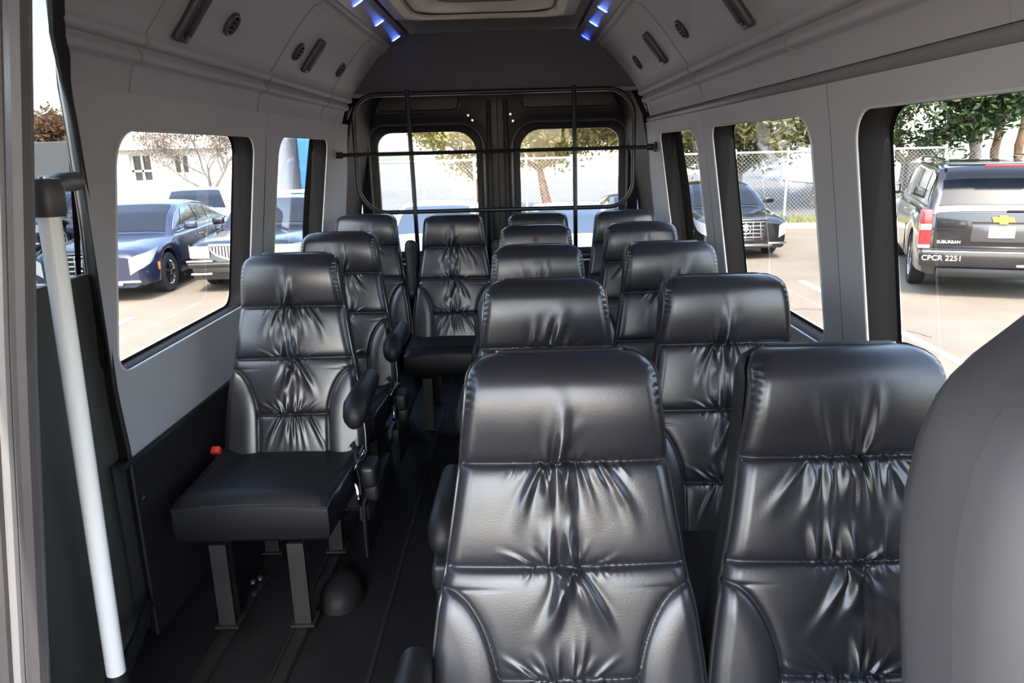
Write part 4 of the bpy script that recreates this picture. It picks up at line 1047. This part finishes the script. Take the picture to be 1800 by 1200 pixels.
    if kind == 'suv': pane(y3+.05, y4-.05, -.44, .44, 'rear_window', 8, 12)
    else: pane(y3+.04, y4-.08, -.42, .42, 'rear_window', 8, 12)
    mid = (y2+y3)/2
    cuts = [(y1+.30, mid-.12, y2+.04), (mid-.04, y3-.12 if kind != 'suv' else mid+.95, None)]
    if kind == 'suv': cuts.append((mid+1.05, y3+.02, None))
    else: cuts.append((y3-.05, y3+.42, None))
    for s in (-1, 1):
        for q, (a, b, a2) in enumerate(cuts):
            pane(a, b, s*.90, s*.57, 'side_window', 8, 4, a2, (b-.22 if q == 2 and kind != 'suv' else None))
        ln = MB().tube([tuple(G(y, s*.955, .012)) for y in np.linspace(y1+.25, y4-.15 if kind != 'suv' else y3, 14)], .008, 5); ln.build('window_trim', M['chrome'], e)
        MB().tube([tuple(G(y, s*.53, .012)) for y in np.linspace(y1+.12, y3+(.5 if kind != 'suv' else 0), 20)], .009, 5).build('roof_trim', M['chrome'], e)
        mr = MB(); mr.rbox((s*(W+.11), y1+.42, belt+.10 if kind != 'suv' else belt+.13), (.22, .10, .14 if kind != 'suv' else .2), .035, 3); mr.tube([(s*(W-.03), y1+.45, belt+.05), (s*(W+.06), y1+.43, belt+.07)], .02, 6)
        mr = mr.build('side_mirror', M[paint], e)
        MB().rbox((s*(W+.11), y1+.475, belt+.10 if kind != 'suv' else belt+.13), (.17, .012, .10), .004, 1).build('mirror_glass', M['chrome'], mr)
        for yh in (mid-.25, mid+.75):
            MB().rbox((s*(W+.012), yh, belt-.12), (.022, .20, .024), .008, 2).build('door_handle', M['chrome'], e)
        for yc in (y1+.22, mid-.08, mid+1.02):
            MB().box((s*(W-.003), yc, .62), (.012, .008, .50)).build('door_gap', M['arch_dark'], e, smooth=False)
        for a in axles:
            wl = MB(); x = s*(W-.13)
            wl.lathe([(R-.13,-.10),(R-.03,-.11),(R,-.09),(R,.09),(R-.03,.11),(R-.13,.10)], 28, (x, a, R), 'x', caps=False)
            wl = wl.build('wheel', M['tire'], e)
            rm = MB(); xo = x+s*.085
            rm.lathe([(R-.125,-.06),(R-.115,.0),(R-.13,.012),(R-.14,-.0)], 26, (xo, a, R), 'x', caps=False)
            for k in range(7):
                an = 2*PI*k/7; rm.box((xo+s*.004, a+math.cos(an)*(R-.13)*.52, R+math.sin(an)*(R-.13)*.52), (.02, (R-.13)*.98, .045), Matrix.Rotation(an, 3, 'X'))
            rm.lathe([(.05,-.01),(.05,.012),(.03,.02)], 14, (xo, a, R), 'x'); rm.build('rim', M['chrome'], wl)
            MB().lathe([(R-.12,-.002),(R-.12,.002)], 22, (x+s*.03, a, R), 'x').build('brake_disc', M['arch_dark'], wl)
    return e, dict(L=L, W=W, roof=roof, belt=belt, G=G, sect=sect, hwid=hwid, y1=y1, y2=y2, y3=y3, y4=y4, axles=axles, R=R, top=top)
def lamp_patch(e, D, y0, y1, z0, z1, s, m, nm, off=.012, slant=0., inner=.62, lift=0.):
    """a lamp lens that wraps round the corner of the car"""
    f = D['L']/2; sg = -1 if y0 < 0 else 1
    def fn(u, v):
        # u runs from the front face inwards edge round the corner along the fender
        z = z0+(z1-z0)*v + lift*(u-.5)
        y = sg*f + (0 if u < .45 else -sg*((u-.45)/.55)*abs(y1-y0)*(1-slant*(1-v)))
        w = D['hwid'](y)
        x = w*(inner+(.98-inner)*min(1, u/.45)) if u < .45 else w*(.98+.02*min(1, (u-.45)*6))
        o = Vector((s*.7 if u > .3 else 0, sg*(1 if u < .6 else .2), 0)).normalized()*off
        return (s*x+o.x*(s if False else 1), y+o.y, z)
    return MB().grid(fn, 14, 4).build(nm, M[m], e, sharp=80)
def front_kit(e, D, style):
    f = -D['L']/2; W = D['W']
    if style == 'egg':
        poly = [(-.42,.80),(.42,.80),(.33,.42),(-.33,.42)]
        g = MB().prism(poly, -.02, (0, f-.002, 0)).build('grille', M['arch_dark'], e, smooth=False)
        for k in range(5):
            z = .46+.075*k; w = .33+.09*(z-.42)/.38-.02; MB().rbox((0, f-.028, z), (2*w, .022, .030), .008, 2).build('grille_bar', M['chrome'], g)
        for x in (-.30,-.15,0,.15,.30): MB().rbox((x, f-.032, .61), (.022, .02, .34 if abs(x) < .2 else .28), .006, 1, Matrix.Rotation(-x*.25, 3, 'Y')).build('grille_bar', M['chrome'], g)
        fr = [(-.43,.81),(.43,.81),(.335,.41),(-.335,.41)]
        MB().tube([(x, f-.02, z) for x, z in fr], .020, 6, closed=True).build('grille_frame', M['chrome'], g)
        em = MB(); em.lathe([(.085,0),(.10,.0),(.105,-.018),(.095,-.026),(.085,-.018)], 24, (0, f-.03, .62), 'y', caps=False); em = em.build('wreath_emblem', M['chrome'], g)
        MB().prism([(-.05,.05),(.05,.05),(.05,-.01),(0,-.06),(-.05,-.01)], -.02, (0, f-.03, .62)).build('shield_emblem', M['steel'], em, smooth=False)
        MB().rbox((0, f-.02, .30), (1.1, .05, .045), .012, 2).build('chin_trim', M['chrome'], e)
        MB().prism([(-.38,.28),(.38,.28),(.30,.22),(-.30,.22)], -.03, (0, f, .0)).build('lower_grille', M['arch_dark'], e, smooth=False)
        MB().rbox((0, f-.015, .385), (.34, .03, .10), .01, 2).build('bumper_plate', M['black_plastic'], e)
    elif style == 'arc':
        arc = [(-.50,.80),(.50,.80)] + [(.50*math.cos(a), .80-.24*math.sin(a)) for a in np.linspace(0, PI, 16)][1:-1]
        g = MB().prism(arc, -.02, (0, f-.004, 0)).build('grille', M['steel'], e, smooth=False)
        for k in range(19):
            x = -.46+.92*k/18; d = .23*math.sqrt(max(0, 1-(x/.5)**2)); MB().box((x, f-.03, .79-d/2), (.012, .014, d)).build('grille_bar', M['black_plastic'], g, smooth=False)
        MB().tube([(.51*math.cos(a), f-.022, .80-.25*math.sin(a)) for a in np.linspace(0, PI, 22)], .020, 8).build('grille_frame', M['chrome'], g)
        MB().rbox((0, f-.025, .81), (1.04, .03, .05), .012, 2).build('grille_cap', M['chrome'], g)
        em = MB().rbox((0, f-.03, .86), (.035, .025, .10), .008, 2).build('hood_emblem', M['chrome'], e)
        MB().box((0, f-.035, .83), (.008, .012, .05)).build('emblem_cross', M['black_plastic'], em, smooth=False)
        MB().rbox((0, f-.03, .49), (1.80, .10, .10), .03, 3).build('bumper', M['black_paint'], e)
        for s in (-1, 1): MB().rbox((s*.68, f-.05, .555), (.44, .08, .035), .012, 2).build('bumper_trim', M['chrome'], e)
        MB().rbox((0, f-.07, .40), (.34, .03, .18), .01, 2).build('license_plate', M['grey_paint'], e)
        MB().prism([(-.75,.36),(.75,.36),(.65,.26),(-.65,.26)], -.02, (0, f, .0)).build('air_intake', M['arch_dark'], e, smooth=False)
    else:
        g = MB().prism([(-.40,.76),(.40,.76),(.32,.50),(-.32,.50)], -.02, (0, f-.002, 0)).build('grille', M['arch_dark'], e, smooth=False)
        for k in range(3): MB().rbox((0, f-.028, .55+.08*k), (.62, .02, .02), .006, 1).build('grille_bar', M['chrome'], g)
    for s in (-1, 1):
        z0, z1 = (.52, .76) if style == 'egg' else (.60, .80) if style == 'arc' else (.60, .78)
        lamp_patch(e, D, f, f+(.55 if style == 'egg' else .30), z0, z1, s, 'lamp_white', 'headlamp', slant=.55 if style == 'egg' else .1, inner=.84 if style == 'egg' else .62, lift=.16 if style == 'egg' else 0)
        MB().rbox((s*D['W']*.70, f-.01, .335), (.36, .05, .04), .012, 2).build('fog_trim', M['chrome'], e)
        MB().rbox((s*(D['hwid'](f+.50)+.004), f+.50, .52), (.012, .06, .13), .004, 1).build('side_marker', M['amber'], e)

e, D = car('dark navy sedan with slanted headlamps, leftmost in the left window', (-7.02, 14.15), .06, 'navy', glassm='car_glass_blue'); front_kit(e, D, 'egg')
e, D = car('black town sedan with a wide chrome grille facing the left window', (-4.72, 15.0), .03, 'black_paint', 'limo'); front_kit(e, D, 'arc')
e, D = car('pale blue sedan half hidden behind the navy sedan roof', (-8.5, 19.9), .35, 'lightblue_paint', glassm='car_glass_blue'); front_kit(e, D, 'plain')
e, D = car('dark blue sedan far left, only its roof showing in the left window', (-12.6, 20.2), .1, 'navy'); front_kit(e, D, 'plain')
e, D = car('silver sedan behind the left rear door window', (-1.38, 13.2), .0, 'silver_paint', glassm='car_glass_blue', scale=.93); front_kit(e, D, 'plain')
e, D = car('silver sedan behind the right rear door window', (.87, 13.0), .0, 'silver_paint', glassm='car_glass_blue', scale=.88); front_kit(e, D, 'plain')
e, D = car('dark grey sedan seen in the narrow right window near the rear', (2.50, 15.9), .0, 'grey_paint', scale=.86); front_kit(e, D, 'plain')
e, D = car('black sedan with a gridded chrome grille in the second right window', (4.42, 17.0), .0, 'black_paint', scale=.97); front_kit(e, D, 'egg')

def make_suv():
    e, D = car('large black SUV with red tail lamps seen from behind through the right window', (7.68, 12.8), PI-.39, 'black_paint', 'suv', group=None, name='suv', wheel=.40)
    # the rear of the SUV is at +y in its own frame
    r = D['L']/2; W = D['W']
    for s in (-1, 1):
        t = MB(); t.rbox((s*(W-.075), r-.03, 1.005), (.15, .16, .50), .025, 3); t = t.build('tail_lamp', M['lamp_red'], e)
        MB().rbox((s*(W-.075), r+.048, 1.01), (.14, .02, .085), .008, 2).build('reverse_lens', M['lamp_white'], t)
        MB().rbox((s*(W-.075), r-.03, .735), (.152, .162, .05), .012, 2).build('lamp_reflector', M['lamp_white'], t)
        MB().tube([(s*.70, y, 1.905+.02*math.sin((y+.8)/3.1*PI)) for y in np.linspace(-.8, 2.3, 14)], .022, 8).build('roof_rail', M['chrome'], e)
        for y in (-.8, .7, 2.3): MB().rbox((s*.70, y, 1.885), (.04, .10, .05), .01, 1).build('rail_foot', M['black_plastic'], e)
    MB().rbox((0, r-.10, 1.865), (1.48, .34, .05), .02, 3).build('spoiler', M['black_paint'], e)
    MB().rbox((0, r+.055, 1.845), (.62, .03, .045), .012, 2).build('brake_lamp', M['lamp_red'], e)
    bp = MB().rbox((0, r+.03, .575), (1.96, .20, .24), .05, 4).build('bumper', M['black_paint'], e)
    MB().rbox((0, r+.125, .675), (1.9, .03, .028), .008, 2).build('bumper_strip', M['steel'], bp)
    MB().rbox((0, r+.02, .38), (1.5, .12, .14), .03, 2).build('bumper_valance', M['black_plastic'], bp)
    lg = MB().rbox((0, r+.004, .955), (1.62, .02, .50), .02, 2).build('liftgate', M['black_paint'], e)
    MB().rbox((0, r+.012, .93), (.72, .02, .24), .02, 2).build('plate_recess', M['grey_paint'], e)
    pl = MB().rbox((0, r+.028, .945), (.31, .012, .155), .012, 2).build('license_plate', M['plate'], e)
    MB().rbox((0, r+.022, 1.075), (.74, .03, .022), .008, 2).build('liftgate_trim', M['black_plastic'], e)
    bow = [(-.135,.0),(-.115,.042),(-.045,.042),(-.04,.06),(.055,.06),(.05,.042),(.135,.042),(.115,0),(.12,-.0),(.10,-.042),(.04,-.042),(.035,-.06),(-.05,-.06),(-.045,-.042),(-.125,-.042)]
    bow = [(-.14,-.035),(-.115,.035),(-.048,.035),(-.04,.058),(.06,.058),(.052,.035),(.14,.035),(.115,-.035),(.048,-.035),(.04,-.058),(-.06,-.058),(-.052,-.035)]
    MB().prism(bow, .02, (0, r+.03, 1.118)).build('bow_tie_emblem', M['gold'], e, smooth=False)
    MB().rbox((-.22, r+.012, 1.235), (.36, .02, .025), .006, 1).build('wiper', M['black_plastic'], e)
    text_mesh('model_lettering', 'SUBURBAN', .058, M['letter_white'], e, (.62, r+.02, .80), (PI/2, 0, PI))
    text_mesh('permit_lettering', 'CPCR 2251', .105, M['letter_white'], e, (.70, r+.137, .585), (PI/2, 0, PI), .003)
    MB().rbox((-.28, r+.13, .50), (.16, .012, .035), .004, 1).build('bumper_decal', M['steel'], bp)
make_suv()
